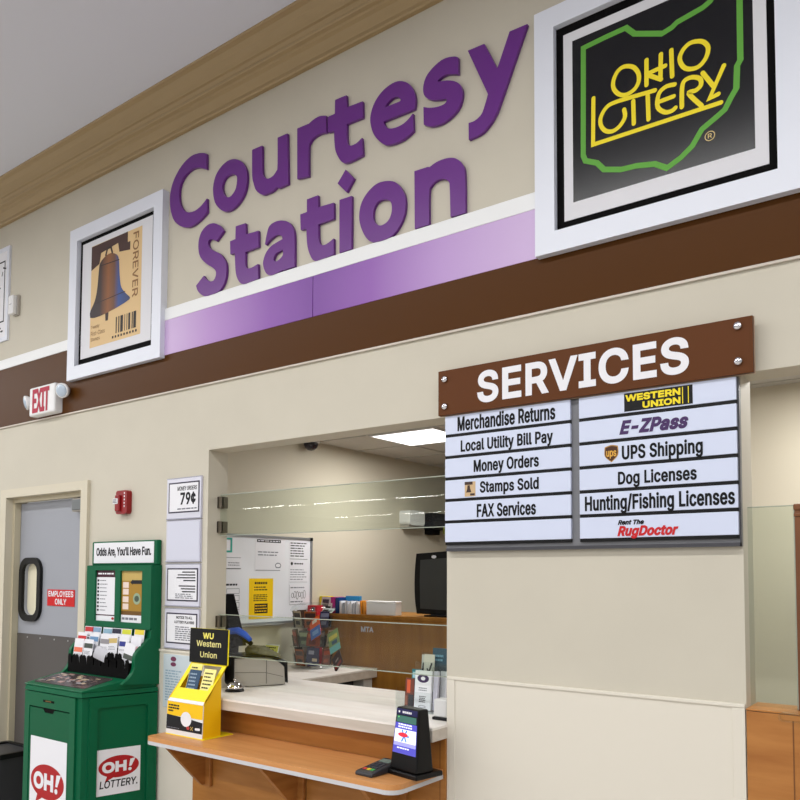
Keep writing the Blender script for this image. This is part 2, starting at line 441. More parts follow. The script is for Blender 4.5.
LETTERS = [
('C',[(-3.481,4.005,1),(-3.511,4.019),(-3.561,4.032),(-3.627,4.033),(-3.706,4.002),(-3.773,3.94),(-3.804,3.866),(-3.801,3.782),(-3.772,3.706),(-3.719,3.654),(-3.655,3.624),(-3.594,3.617),(-3.517,3.637),(-3.468,3.663,1),(-3.472,3.742,1),(-3.519,3.714),(-3.574,3.7),(-3.635,3.707),(-3.681,3.737),(-3.714,3.787),(-3.722,3.85),(-3.709,3.898),(-3.675,3.933),(-3.614,3.953),(-3.547,3.945),(-3.479,3.913,1)],None),
('o',[(-3.251,3.9),(-3.19,3.868),(-3.151,3.814),(-3.142,3.763),(-3.151,3.703),(-3.183,3.657),(-3.24,3.624),(-3.306,3.62),(-3.358,3.649),(-3.401,3.698),(-3.42,3.768),(-3.41,3.83),(-3.374,3.877),(-3.312,3.904)],[(-3.259,3.818),(-3.226,3.797),(-3.222,3.766),(-3.232,3.727),(-3.261,3.701),(-3.292,3.697),(-3.323,3.719),(-3.342,3.76),(-3.337,3.794),(-3.31,3.818)]),
('u',[(-3.105,3.905,1),(-3.029,3.903,1),(-3.024,3.768),(-3.012,3.73),(-2.983,3.709),(-2.946,3.71),(-2.919,3.729),(-2.91,3.753),(-2.912,3.907,1),(-2.841,3.906,1),(-2.831,3.634,1),(-2.899,3.632,1),(-2.915,3.642,1),(-2.943,3.63),(-2.977,3.628),(-3.02,3.632),(-3.068,3.669),(-3.09,3.716),(-3.102,3.765)],None),
('r',[(-2.77,3.908,1),(-2.698,3.906,1),(-2.689,3.905,1),(-2.655,3.916),(-2.613,3.918),(-2.572,3.906,1),(-2.568,3.819,1),(-2.611,3.826),(-2.654,3.821),(-2.679,3.804),(-2.689,3.774),(-2.687,3.631,1),(-2.766,3.641,1)],None),
('t',[(-2.513,3.965,1),(-2.44,3.962,1),(-2.436,3.9,1),(-2.337,3.894,1),(-2.335,3.813,1),(-2.436,3.816,1),(-2.435,3.748),(-2.428,3.714),(-2.41,3.699),(-2.374,3.699),(-2.339,3.714,1),(-2.333,3.627,1),(-2.389,3.621),(-2.445,3.623),(-2.477,3.649),(-2.506,3.702),(-2.515,3.755),(-2.518,3.809,1),(-2.559,3.816,1),(-2.56,3.895,1),(-2.514,3.895,1)],None),
('e',[(-2.03,3.746,1),(-2.024,3.785),(-2.033,3.83),(-2.062,3.876),(-2.106,3.906),(-2.149,3.915),(-2.201,3.905),(-2.245,3.879),(-2.275,3.841),(-2.289,3.79),(-2.278,3.732),(-2.251,3.683),(-2.206,3.638),(-2.169,3.624),(-2.111,3.621),(-2.068,3.63),(-2.035,3.645,1),(-2.039,3.728,1),(-2.069,3.707),(-2.104,3.696),(-2.148,3.696),(-2.181,3.707),(-2.199,3.726),(-2.209,3.749,1)],[(-2.199,3.814,1),(-2.185,3.832),(-2.156,3.843),(-2.127,3.838),(-2.109,3.819),(-2.112,3.812,1)]),
('s',[(-1.794,3.894,1),(-1.817,3.908),(-1.868,3.918),(-1.92,3.905),(-1.965,3.873),(-1.982,3.826),(-1.973,3.785),(-1.938,3.755),(-1.894,3.739),(-1.857,3.729),(-1.863,3.711),(-1.902,3.71),(-1.946,3.721),(-1.98,3.737,1),(-1.978,3.654,1),(-1.937,3.632),(-1.876,3.626),(-1.816,3.646),(-1.783,3.678),(-1.772,3.725),(-1.781,3.761),(-1.808,3.79),(-1.851,3.812),(-1.901,3.826),(-1.885,3.838),(-1.851,3.84),(-1.794,3.819,1)],None),
('y',[(-1.745,3.905,1),(-1.662,3.902,1),(-1.598,3.768,1),(-1.539,3.905,1),(-1.456,3.902,1),(-1.581,3.619),(-1.608,3.568),(-1.636,3.536),(-1.676,3.511),(-1.74,3.504,1),(-1.741,3.579,1),(-1.708,3.579),(-1.676,3.596),(-1.658,3.633),(-1.644,3.672,1)],None),
('S',[(-3.324,3.517,1),(-3.356,3.554),(-3.409,3.582),(-3.462,3.586),(-3.51,3.563),(-3.536,3.518),(-3.537,3.461),(-3.517,3.412),(-3.467,3.365),(-3.413,3.33),(-3.386,3.303),(-3.386,3.274),(-3.406,3.254),(-3.438,3.258),(-3.47,3.279),(-3.487,3.301,1),(-3.553,3.258,1),(-3.534,3.221),(-3.484,3.184),(-3.42,3.179),(-3.357,3.184),(-3.317,3.217),(-3.299,3.262),(-3.299,3.318),(-3.318,3.357),(-3.352,3.394),(-3.405,3.425),(-3.443,3.452),(-3.454,3.483),(-3.439,3.497),(-3.412,3.49),(-3.385,3.473,1)],None),
('t',[(-3.227,3.516,1),(-3.15,3.513,1),(-3.145,3.45,1),(-3.048,3.445,1),(-3.045,3.356,1),(-3.146,3.354,1),(-3.146,3.289),(-3.133,3.262),(-3.099,3.256),(-3.048,3.265,1),(-3.044,3.185,1),(-3.107,3.181),(-3.165,3.182),(-3.201,3.212),(-3.222,3.265),(-3.231,3.368,1),(-3.267,3.37,1),(-3.271,3.444,1),(-3.228,3.445,1)],None),
('a',[(-2.996,3.359,1),(-2.985,3.405),(-2.965,3.447),(-2.923,3.459),(-2.873,3.453),(-2.823,3.43),(-2.792,3.391),(-2.781,3.339),(-2.778,3.189,1),(-2.841,3.186,1),(-2.862,3.189,1),(-2.909,3.183),(-2.955,3.182),(-2.988,3.204),(-3.008,3.249),(-3.004,3.282),(-2.981,3.317),(-2.94,3.34),(-2.867,3.353,1),(-2.876,3.373),(-2.913,3.385),(-2.954,3.375),(-2.99,3.352,1)],[(-2.929,3.271),(-2.911,3.289),(-2.866,3.297,1),(-2.863,3.268),(-2.888,3.251),(-2.915,3.247),(-2.931,3.261)]),
('t',[(-2.697,3.514,1),(-2.622,3.514,1),(-2.618,3.452,1),(-2.517,3.446,1),(-2.515,3.365,1),(-2.617,3.364,1),(-2.615,3.296),(-2.604,3.262),(-2.579,3.249),(-2.546,3.254),(-2.515,3.266,1),(-2.514,3.186,1),(-2.578,3.183),(-2.641,3.185),(-2.671,3.221),(-2.691,3.277),(-2.699,3.362,1),(-2.738,3.367,1),(-2.742,3.449,1),(-2.696,3.449,1)],None),
('i',[(-2.479,3.449,1),(-2.401,3.447,1),(-2.401,3.185,1),(-2.476,3.185,1)],None),
('idot',[(-2.441,3.589,1),(-2.387,3.53,1),(-2.434,3.474,1),(-2.492,3.535,1)],None),
('o',[(-2.176,3.453),(-2.128,3.427),(-2.089,3.373),(-2.078,3.316),(-2.089,3.259),(-2.125,3.208),(-2.174,3.182),(-2.261,3.184),(-2.305,3.212),(-2.34,3.272),(-2.353,3.331),(-2.341,3.391),(-2.302,3.435),(-2.243,3.461)],[(-2.185,3.366),(-2.161,3.344),(-2.158,3.301),(-2.175,3.267),(-2.208,3.253),(-2.237,3.259),(-2.263,3.287),(-2.267,3.331),(-2.25,3.365),(-2.221,3.374)]),
('n',[(-2.029,3.454,1),(-1.955,3.451,1),(-1.946,3.447,1),(-1.903,3.459),(-1.851,3.458),(-1.808,3.443),(-1.777,3.412),(-1.76,3.363),(-1.757,3.185,1),(-1.834,3.188,1),(-1.838,3.322),(-1.844,3.349),(-1.868,3.369),(-1.902,3.374),(-1.933,3.361),(-1.948,3.328),(-1.948,3.185,1),(-2.026,3.185,1)],None),
]
OHIO_OUTLINE = [(-1.21,3.697),(-1.125,3.703),(-1.037,3.706),(-1.005,3.669),(-0.901,3.626),(-0.865,3.634),(-0.846,3.646),(-0.803,3.653),(-0.755,3.661),(-0.729,3.673),(-0.694,3.715),(-0.628,3.757),(-0.63,3.634),(-0.631,3.418),(-0.642,3.401),(-0.646,3.321),(-0.664,3.295),(-0.685,3.259),(-0.721,3.238),(-0.764,3.215),(-0.798,3.165),(-0.839,3.135),(-0.89,3.112),(-0.934,3.141),(-1.005,3.156),(-1.063,3.16),(-1.13,3.181),(-1.158,3.216),(-1.205,3.239),(-1.214,3.263)]
OHIO_LOTTERY = [(1,[(-1.032,3.553),(-1.007,3.537),(-0.991,3.507),(-0.991,3.477),(-1.006,3.454),(-1.037,3.444),(-1.065,3.454),(-1.087,3.484),(-1.089,3.515),(-1.076,3.543),(-1.056,3.556)]),(0,[(-0.96,3.548),(-0.961,3.452)]),(0,[(-0.906,3.549),(-0.909,3.455)]),(0,[(-0.959,3.494),(-0.891,3.499)]),(0,[(-0.952,3.486),(-0.907,3.453)]),(0,[(-0.868,3.549),(-0.866,3.449)]),(1,[(-0.778,3.545),(-0.753,3.532),(-0.738,3.505),(-0.746,3.471),(-0.771,3.449),(-0.804,3.452),(-0.827,3.471),(-0.838,3.504),(-0.827,3.531),(-0.804,3.547)]),(0,[(-1.17,3.478),(-1.173,3.293),(-0.698,3.289)]),(0,[(-1.048,3.389),(-1.045,3.359),(-1.064,3.332),(-1.094,3.32),(-1.123,3.332),(-1.141,3.362),(-1.139,3.395),(-1.115,3.424),(-1.081,3.43),(-1.023,3.427),(-0.93,3.42)]),(0,[(-1.012,3.409),(-1.011,3.321)]),(0,[(-0.957,3.41),(-0.955,3.318)]),(0,[(-0.858,3.415),(-0.888,3.419),(-0.913,3.405),(-0.922,3.372),(-0.917,3.346),(-0.893,3.323),(-0.869,3.32),(-0.856,3.327)]),(0,[(-0.918,3.371),(-0.862,3.372)]),(0,[(-0.833,3.321),(-0.831,3.392),(-0.821,3.416),(-0.794,3.418),(-0.768,3.402),(-0.765,3.378),(-0.782,3.365),(-0.807,3.362),(-0.764,3.301)]),(0,[(-0.758,3.42),(-0.72,3.354)]),(0,[(-0.686,3.419),(-0.736,3.318),(-0.706,3.323)])]
OHIO_REG = [(-0.745,3.181),(-0.727,3.182),(-0.751,3.174),(-0.739,3.187)]

# ================================================================ SETTING
W0, W1 = 0.0, 0.138          # shop face and office face of the front wall
b = B().m(WALL)
TOP = 4.4
for x0, x1, z0, z1 in ((-14.0, -5.62, 0, TOP), (-5.62, -4.66, 2.162, TOP), (-4.66, -3.44, 0, TOP), (-3.44, -1.862, 0, 0.925), (-3.44, -1.862, 2.31, TOP),
                       (-1.862, -0.655, 0, TOP), (-0.655, 1.3, 0, 1.17), (-0.655, 1.3, 2.32, TOP), (1.3, 3.5, 0, TOP)):
    b.box(x0, x1, W0, W1, z0, z1)
struct('wall_front', b)
struct('floor', B().m(mat('floor_tile', (186, 181, 174), 0.4, 0.3, noise=0.05, nscale=2)).box(-26, 8, -30, 4.2, -0.1, 0))
struct('ceiling', B().m(CEIL).box(-26, 8, -30, 0.138, 4.4, 4.5))
struct('wall_left', B().m(WALL2).box(-4.07, -3.95, W1, 3.75, 0, 2.6))
struct('wall_back', B().m(WALL2).box(-3.95, 2.0, 3.63, 3.75, 0, 2.6))
struct('wall_right', B().m(WALL2).box(2.0, 2.12, W1, 3.75, 0, 2.6))
struct('wall_partition', B().m(WALL2).box(-1.3, 2.0, 1.5, 1.58, 0, 2.6))
b = B().m(mat('office_ceiling_tile', (206, 203, 198), 0.8, 0.2, noise=0.03, nscale=60)).box(-4.07, 2.12, W1, 3.75, 2.6, 2.68)
b.m(mat('ceiling_grid', (196, 193, 188), 0.5, 0.3))
for x in (-3.44+0.55*k for k in range(0, 10)): b.box(x-0.008, x+0.008, W1, 3.63, 2.594, 2.601)
for y in (0.41, 0.91, 1.41, 1.91, 2.41, 2.91, 3.41): b.box(-3.95, 2.0, y-0.008, y+0.008, 2.5945, 2.601)
struct('ceiling', b)

# crown moulding, white strip, brown band, wainscot, door casing
prof = [(0, 4.205), (-0.022, 4.205), (-0.028, 4.212), (-0.03, 4.228), (-0.045, 4.243), (-0.062, 4.26), (-0.078, 4.268), (-0.083, 4.278), (-0.1, 4.283),
        (-0.106, 4.291), (-0.1, 4.298), (-0.106, 4.306), (-0.116, 4.315), (-0.128, 4.318), (-0.138, 4.336), (-0.156, 4.362), (-0.178, 4.382), (-0.202, 4.388), (-0.206, 4.392), (-0.206, 4.4), (0, 4.4)]
struct('trim_1', B().m(CROWN).sweep_x(prof, -14.0, 3.5))
struct('trim_2', B().m(TRIMW).box(-14.0, 3.5, -0.014, 0, 3.112, 3.183, 0.002))
struct('trim_3', B().m(BROWN).box(-14.0, 3.5, -0.01, 0, 2.685, 2.905).box(-14.0, -3.85, -0.01, 0, 2.905, 3.112).m(CEDGE).box(-14.0, 3.5, -0.012, 0, 2.676, 2.685))
b = B().m(WAINS)
for x0, x1 in ((-4.587, -3.505), (-1.855, -0.657)):
    b.box(x0, x1, -0.008, 0, 0.0, 1.176)
    b.box(x0, x1, -0.014, 0, 1.176, 1.19, 0.003)
    b.box(x0, x0+0.04, -0.012, 0, 0, 1.176, 0.002).box(x1-0.042, x1, -0.012, 0, 0, 1.176, 0.002)
b.box(-3.505, -3.44, -0.008, 0, 0.93, 1.172).box(-3.505, -3.44, -0.02, 0, 1.172, 1.19, 0.004)
struct('trim_4', b)
b = B().m(CASING)
b.poly(wallf(0), [(-5.69, 0), (-5.615, 0), (-5.615, 2.16), (-4.663, 2.16), (-4.663, 0), (-4.588, 0), (-4.588, 2.219), (-5.69, 2.219)], -0.14, 0.022)
b.m(mat('door_stop', (200, 190, 164), 0.5)).box(-5.615, -4.663, 0.035, 0.0795, 2.128, 2.16).box(-5.615, -5.595, 0.035, 0.0795, 0, 2.128).box(-4.683, -4.663, 0.035, 0.0795, 0, 2.128)
struct('trim_5', b)

# swinging door
d = bpy.data.objects.new('door_1', None); COL.objects.link(d); d.location = (-4.7, 0.1, 0); d['kind'] = 'structure'; INV['door_1'] = Matrix.Translation((4.7, -0.1, 0))
fd = wallf(0.08)
win = rrect(-5.517, -5.318, 1.328, 1.69, 0.06)
b = B().m(DOORM).poly(fd, [(-5.592, 0.012), (-4.686, 0.012), (-4.686, 2.124), (-5.592, 2.124)], -0.045, 0.0, holes=[win])
obj('door_leaf', b, d)
b = B().m(RUBBER).poly(fd, rrect(-5.56, -5.275, 1.285, 1.733, 0.1, 8), 0.0, 0.022, holes=[win]); obj('window_gasket', b, d)
b = B().m(mat('door_pane', (232, 226, 200), 0.2, 0.5)).poly(fd, rrect(-5.517, -5.318, 1.328, 1.69, 0.06), -0.03, -0.022); setp(obj('window_pane', b, d), 'cream-looking oval window pane')
b = B().m(KICK).box(-5.592, -4.686, 0.076, 0.08, 0.02, 1.196)
b.m(STEEL)
for x in (-5.45, -5.28, -5.1, -4.93, -4.76): b.cyl((x, 0.0762, 1.172), (x, 0.0735, 1.172), 0.006, n=10)
setp(obj('kick_plate', b, d), 'dark grey lower protection plate')
b = B().m(GREYP).box(-4.85, -4.69, 0.03, 0.08, 2.03, 2.12, 0.006).m(mat('closer_grey', (112, 116, 118), 0.4)).box(-4.84, -4.70, 0.022, 0.0305, 2.04, 2.11, 0.004)
setp(obj('hinge_bracket', b, d), 'grey metal pivot bracket in the top corner')
t = thing('employees_only_sign', (-5.05, 0.079, 1.4), 'small red sign reading EMPLOYEES ONLY on the grey door', 'sign')
fs = wallf(0.0795)
b = B().m(pm(205, 20, 24)).fbox(fs, -5.205, -4.868, 1.4, 1.512, 0, 0.003); obj('plate', b, t)
text('EMPLOYEES', fs, -5.19, -4.882, 1.463, 1.503, PAPER, t, 0.004, 0.02); text('ONLY', fs, -5.105, -4.965, 1.41, 1.45, PAPER, t, 0.004, 0.02)

# ================================================================ STORE LIGHTS
for x, y, l_, p in STRIPS:
    b = B().m(WHITEP).box(x-l_/2, x+l_/2, y-0.075, y+0.075, STRIP_Z, STRIP_Z+0.06, 0.01)
    for k in (-1, 1): b.cyl((x+k*l_*0.4, y, STRIP_Z+0.055), (x+k*l_*0.4, y, 4.4), 0.006, n=8)
    solo('strip_light', b, 'long white strip light hanging under the shop ceiling', 'ceiling light', 'strip lights of the shop')
for i, (x, y) in enumerate(OFFICE_PANELS):
    t = thing('ceiling_light', (x, y, 2.58), ['bright square light panel in the ceiling behind the counter', 'square ceiling light panel further right behind the sign wall'][i], 'ceiling light')
    b = B().m(WHITEP); f = Fr((x, y, 2.6), (1, 0, 0), (0, -1, 0))
    b.poly(f, [(-0.272, -0.247), (0.272, -0.247), (0.272, 0.247), (-0.272, 0.247)], 0, 0.012, holes=[[(-0.262, -0.238), (0.262, -0.238), (0.262, 0.238), (-0.262, 0.238)]]); obj('frame', b, t)
    b = B().m(mat('lit_diffuser', (255, 255, 255), 0.5, 0.2, emit=2.2)).fbox(f, -0.262, 0.262, -0.238, 0.238, 0.001, 0.008); obj('diffuser', b, t)

# ================================================================ WALL LETTERS
LL = {0: 'purple capital C that starts the word Courtesy', 1: 'purple letter o right after the capital C', 2: 'purple letter u in the word Courtesy', 3: 'purple letter r touching the t in Courtesy',
      4: 'purple letter t in the upper word Courtesy', 5: 'purple letter e in the word Courtesy', 6: 'small purple letter s in Courtesy', 7: 'purple letter y with long tail ending Courtesy',
      8: 'purple capital S that starts the word Station', 9: 'purple letter t right after the capital S of Station', 10: 'purple letter a in the word Station', 11: 'purple letter t beside the i in Station',
      12: 'purple letter i with diamond dot in Station', 14: 'purple letter o in the lower word Station', 15: 'purple letter n at the end of Station'}
fw = wallf(0.0)
last = None
for i, (nm, out, hole) in enumerate(LETTERS):
    b = B().m(PURP).poly(fw, smooth(out), 0.002, 0.018, holes=[smooth(hole)] if hole else [])
    if nm == 'idot': setp(obj('dot', b, last), 'diamond-shaped dot'); continue
    last = solo('wall_letter', b, LL[i], 'letter', 'words Courtesy Station in purple letters')

# purple panels under the words
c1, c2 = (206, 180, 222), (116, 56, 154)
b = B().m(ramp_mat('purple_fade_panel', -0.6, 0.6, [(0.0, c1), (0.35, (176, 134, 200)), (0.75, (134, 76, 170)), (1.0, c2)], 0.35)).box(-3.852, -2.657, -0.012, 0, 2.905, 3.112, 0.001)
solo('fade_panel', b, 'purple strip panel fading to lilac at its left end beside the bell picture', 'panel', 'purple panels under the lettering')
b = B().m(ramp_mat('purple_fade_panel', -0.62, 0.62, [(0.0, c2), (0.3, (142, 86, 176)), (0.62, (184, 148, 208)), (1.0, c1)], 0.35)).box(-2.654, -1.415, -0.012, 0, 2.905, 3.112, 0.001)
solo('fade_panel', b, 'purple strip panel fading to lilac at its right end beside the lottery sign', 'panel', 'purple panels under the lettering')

# ================================================================ FRAMED SIGNS
def ringframe(b, x0, x1, z0, z1, w, y0, y1):
    b.poly(wallf(0), [(x0, z0), (x1, z0), (x1, z1), (x0, z1)], y0, y1, holes=[[(x0+w, z0+w), (x1-w, z0+w), (x1-w, z1-w), (x0+w, z1-w)]])
t = thing('lottery_sign', (-0.93, -0.02, 2.9), 'large white-framed black lottery sign with yellow lettering in a green state outline', 'sign')
b = B().m(FRAMEW); ringframe(b, -1.412, -0.43, 2.898, 3.905, 0.085, 0.0, 0.045); obj('frame', b, t)
f2 = wallf(-0.018)
obj('backing', B().m(BLACKM).fbox(f2, -1.33, -0.51, 2.98, 3.825, -0.018, 0.0), t)
b = B().m(mat('white_mat_board', (222, 222, 228), 0.5)); b.poly(f2, [(-1.295, 3.02), (-0.545, 3.02), (-0.545, 3.783), (-1.295, 3.783)], 0, 0.003, holes=[[(-1.257, 3.087), (-0.588, 3.087), (-0.588, 3.744), (-1.257, 3.744)]]); obj('mat_board', b, t)
obj('panel', B().m(PBLACK).fbox(f2, -1.258, -0.587, 3.086, 3.745, 0, 0.002), t)
b = B().m(GREENP).stroke(f2, OHIO_OUTLINE, 0.021, 0.0028, closed=True); setp(obj('state_outline', b, t, normals=False), 'green outline of a state')
b = B().m(YELP)
for cl, pts in OHIO_LOTTERY:
    q = smooth(pts, bool(cl), 5) if len(pts) > 4 else pts
    b.stroke(f2, q, 0.0165, 0.0032, closed=bool(cl))
setp(obj('lettering', b, t, normals=False), 'yellow rounded lettering')
b = B().m(pm(214, 190, 130)).stroke(f2, ellipse(-0.737, 3.181, 0.0165, 0.0165, 24), 0.003, 0.0032, closed=True); r_ = obj('registered_mark', b, t, normals=False)
text('R', f2, -0.744, -0.730, 3.173, 3.190, pm(214, 190, 130), r_, 0.0034, 0.01)

t = thing('bell_picture', (-4.33, -0.02, 2.89), 'white-framed picture of a bell stamp marked FOREVER', 'picture')
b = B().m(FRAMEW); ringframe(b, -4.826, -3.838, 2.888, 3.895, 0.085, 0.0, 0.045); obj('frame', b, t)
f2 = wallf(-0.014)
obj('backing', B().m(BLACKM).fbox(f2, -4.75, -3.92, 2.97, 3.815, -0.014, 0.0), t)
obj('mat_board', B().m(mat('white_mat_board', (222, 222, 228), 0.5)).fbox(f2, -4.715, -3.968, 3.02, 3.785, 0, 0.003), t)
U0, U1, V0, V1 = -4.61, -4.071, 3.076, 3.746
obj('print', B().m(pm(222, 190, 140)).fbox(f2, U0, U1, V0, V1, 0.003, 0.004), t)
Q = lambda pts: [(U0+(U1-U0)*p[0], V0+(V1-V0)*p[1])+tuple(p[2:]) for p in pts]
b = B().m(pm(70, 44, 40))
b.poly(f2, Q([(0, 0.76), (0.17, 0.8), (0.2, 0.9), (0.54, 0.93), (0.57, 0.84), (0.78, 0.82), (0.78, 0.9), (0.73, 0.9), (0.73, 1.0), (0, 0.995)]), 0.0045)
obj('yoke', b, t, normals=False)
bell = Q([(0, 0.30, 1), (0.0, 0.36), (0.09, 0.45), (0.135, 0.56), (0.16, 0.72), (0.18, 0.8), (0.27, 0.845), (0.36, 0.86), (0.45, 0.85), (0.555, 0.79), (0.585, 0.62), (0.62, 0.5), (0.7, 0.43), (0.79, 0.375, 1), (0.78, 0.35), (0.6, 0.32), (0.3, 0.29), (0.1, 0.285)])
m = ramp_mat('bell_print', U0, U0+(U1-U0)*0.8, [(0.0, (50, 42, 46)), (0.25, (60, 46, 46)), (0.45, (142, 88, 48)), (0.6, (112, 76, 56)), (0.72, (56, 82, 146)), (1.0, (62, 68, 100))], 0.5)
b = B().m(m).poly(f2, smooth(bell), 0.005)
b.m(pm(56, 40, 38)).poly(f2, Q([(0.31, 0.3), (0.38, 0.3), (0.37, 0.22), (0.32, 0.22)]), 0.0044).stroke(f2, Q([(0.3, 0.86), (0.33, 0.92), (0.4, 0.92), (0.43, 0.86)]), 0.016, 0.0052)
b.stroke(f2, Q([(0.19, 0.775), (0.57, 0.765)]), 0.006, 0.0054).stroke(f2, Q([(0.1, 0.42), (0.7, 0.44)]), 0.005, 0.0054)
setp(obj('bell', b, t, normals=False), 'brown and blue bell on the print')
text('FOREVER', f2, U0+0.835*(U1-U0), U0+0.945*(U1-U0), V0+0.36*(V1-V0), V0+0.965*(V1-V0), pm(140, 98, 58), t, 0.005, 0.01, rot=-90, name='lettering')
for k, (s_, e_) in enumerate((('Twenty', 0.2), ('First-Class', 0.31), ('Stamps', 0.21))): text(s_, f2, U0+0.025*(U1-U0), U0+e_*(U1-U0), V0+(0.172-0.06*k)*(V1-V0), V0+(0.215-0.06*k)*(V1-V0), pm(132, 92, 56), t, 0.005)
b = B().m(pm(46, 38, 36)); rr = random.Random(3); x = 0.53
while x < 0.93:
    w = rr.choice((0.012, 0.02, 0.035, 0.05)); b.rect(f2, U0+x*(U1-U0), U0+min(x+w, 0.945)*(U1-U0), V0+0.07*(V1-V0), V0+0.225*(V1-V0), 0.005); x += w+rr.choice((0.012, 0.02, 0.03))
x = 0.46
for k in range(9): b.rect(f2, U0+x*(U1-U0), U0+(x+0.03)*(U1-U0), V0+0.03*(V1-V0), V0+0.052*(V1-V0), 0.005); x += 0.056
obj('barcode', b, t, normals=False)

t = thing('framed_drawing', (-5.95, -0.02, 3.3), 'white-framed black and white drawing cut off at the left edge of view', 'picture')
b = B().m(FRAMEW); ringframe(b, -6.35, -5.685, 3.325, 4.03, 0.03, 0.0, 0.016); obj('frame', b, t)
f2 = wallf(-0.012)
obj('mat_board', B().m(PAPER).fbox(f2, -6.32, -5.7, 3.35, 4.005, -0.012, 0.0), t)
b = B().m(INK); b.poly(f2, [(-6.26, 3.47), (-5.745, 3.47), (-5.745, 3.93), (-6.26, 3.93)], 0.001, holes=[[(-6.25, 3.48), (-5.755, 3.48), (-5.755, 3.92), (-6.25, 3.92)]])
rr = random.Random(11)
for k in range(26):
    x, z = -6.22+0.45*rr.random(), 3.5+0.38*rr.random(); b.m(rr.choice((INK, GREYINK))).stroke(f2, [(x, z), (x+0.05*rr.random(), z+0.06*rr.random()-0.03)], 0.008+0.012*rr.random(), 0.0012)
b.m(INK); bars(b, f2, -6.1, -5.745, 3.44, 3.39, 2, 0.0012, rnd=rr)
obj('drawing', b, t, normals=False)
b = B().m(WHITEP).box(-5.615, -5.548, -0.05, -0.018, 3.487, 3.622, 0.006).m(GREYP).box(-5.6, -5.535, -0.02, 0, 3.48, 3.628, 0.004)
b.m(GREYINK).rect(wallf(-0.0505), -5.6, -5.563, 3.555, 3.558)
solo('wall_sensor', b, 'small white box on the wall right of the drawing', 'sensor')

# exit sign
t = thing('exit_sign', (-5.09, -0.03, 2.69), 'white EXIT sign with red letters and two lamp heads', 'exit sign')
b = B().m(WHITEP).box(-5.245, -4.925, -0.07, -0.002, 2.695, 2.892, 0.012, 3); obj('housing', b, t)
text('EXIT', wallf(-0.0705), -5.2, -4.985, 2.712, 2.876, pm(176, 22, 58), t, 0.001, 0.035)
for sx, x in ((-1, -5.285), (1, -4.84)):
    c = Vector((x, -0.06, 2.8 if sx < 0 else 2.825)); ax = Vector((sx*0.35, -0.9, -0.25)).normalized()
    b = B().m(WHITEP).lathe(c-ax*0.045, [(0.012, 0), (0.03, 0.01), (0.047, 0.04), (0.049, 0.055), (0.044, 0.06)], 24, ax).cyl((x-sx*0.045, -0.045, 2.80), c-ax*0.03, 0.012)
    h = obj('lamp_head', b, t)
    b = B().m(mat('lamp_lens', (190, 205, 222), 0.15, 0.6)).lathe(c+ax*0.0135, [(0.042, 0), (0.036, 0.006), (0.015, 0.01), (0.001, 0.011)], 24, ax); obj('lens', b, h)
# fire alarm
t = thing('fire_alarm', (-4.18, -0.02, 1.98), 'red fire alarm box above the green lottery stand', 'alarm')
b = B().m(RED).poly(wallf(0), rrect(-4.255, -4.143, 1.984, 2.127, 0.018), 0.0, 0.036); b.box(-4.248, -4.2, -0.05, -0.036, 2.0, 2.1, 0.006); obj('body', b, t)
b = B().m(PAPER).fbox(wallf(-0.05), -4.258, -4.21, 2.045, 2.078, 0, 0.006, 0.002).m(INK); bars(b, wallf(-0.0565), -4.252, -4.214, 2.074, 2.05, 3, 0.0005); setp(obj('handle_plate', b, t), 'white label plate')
b = B().m(PAPER)
for k in range(5): b.rect(wallf(-0.0362), -4.172, -4.162, 2.105-k*0.02, 2.115-k*0.02, 0.0006)
obj('marking', b, t, normals=False)

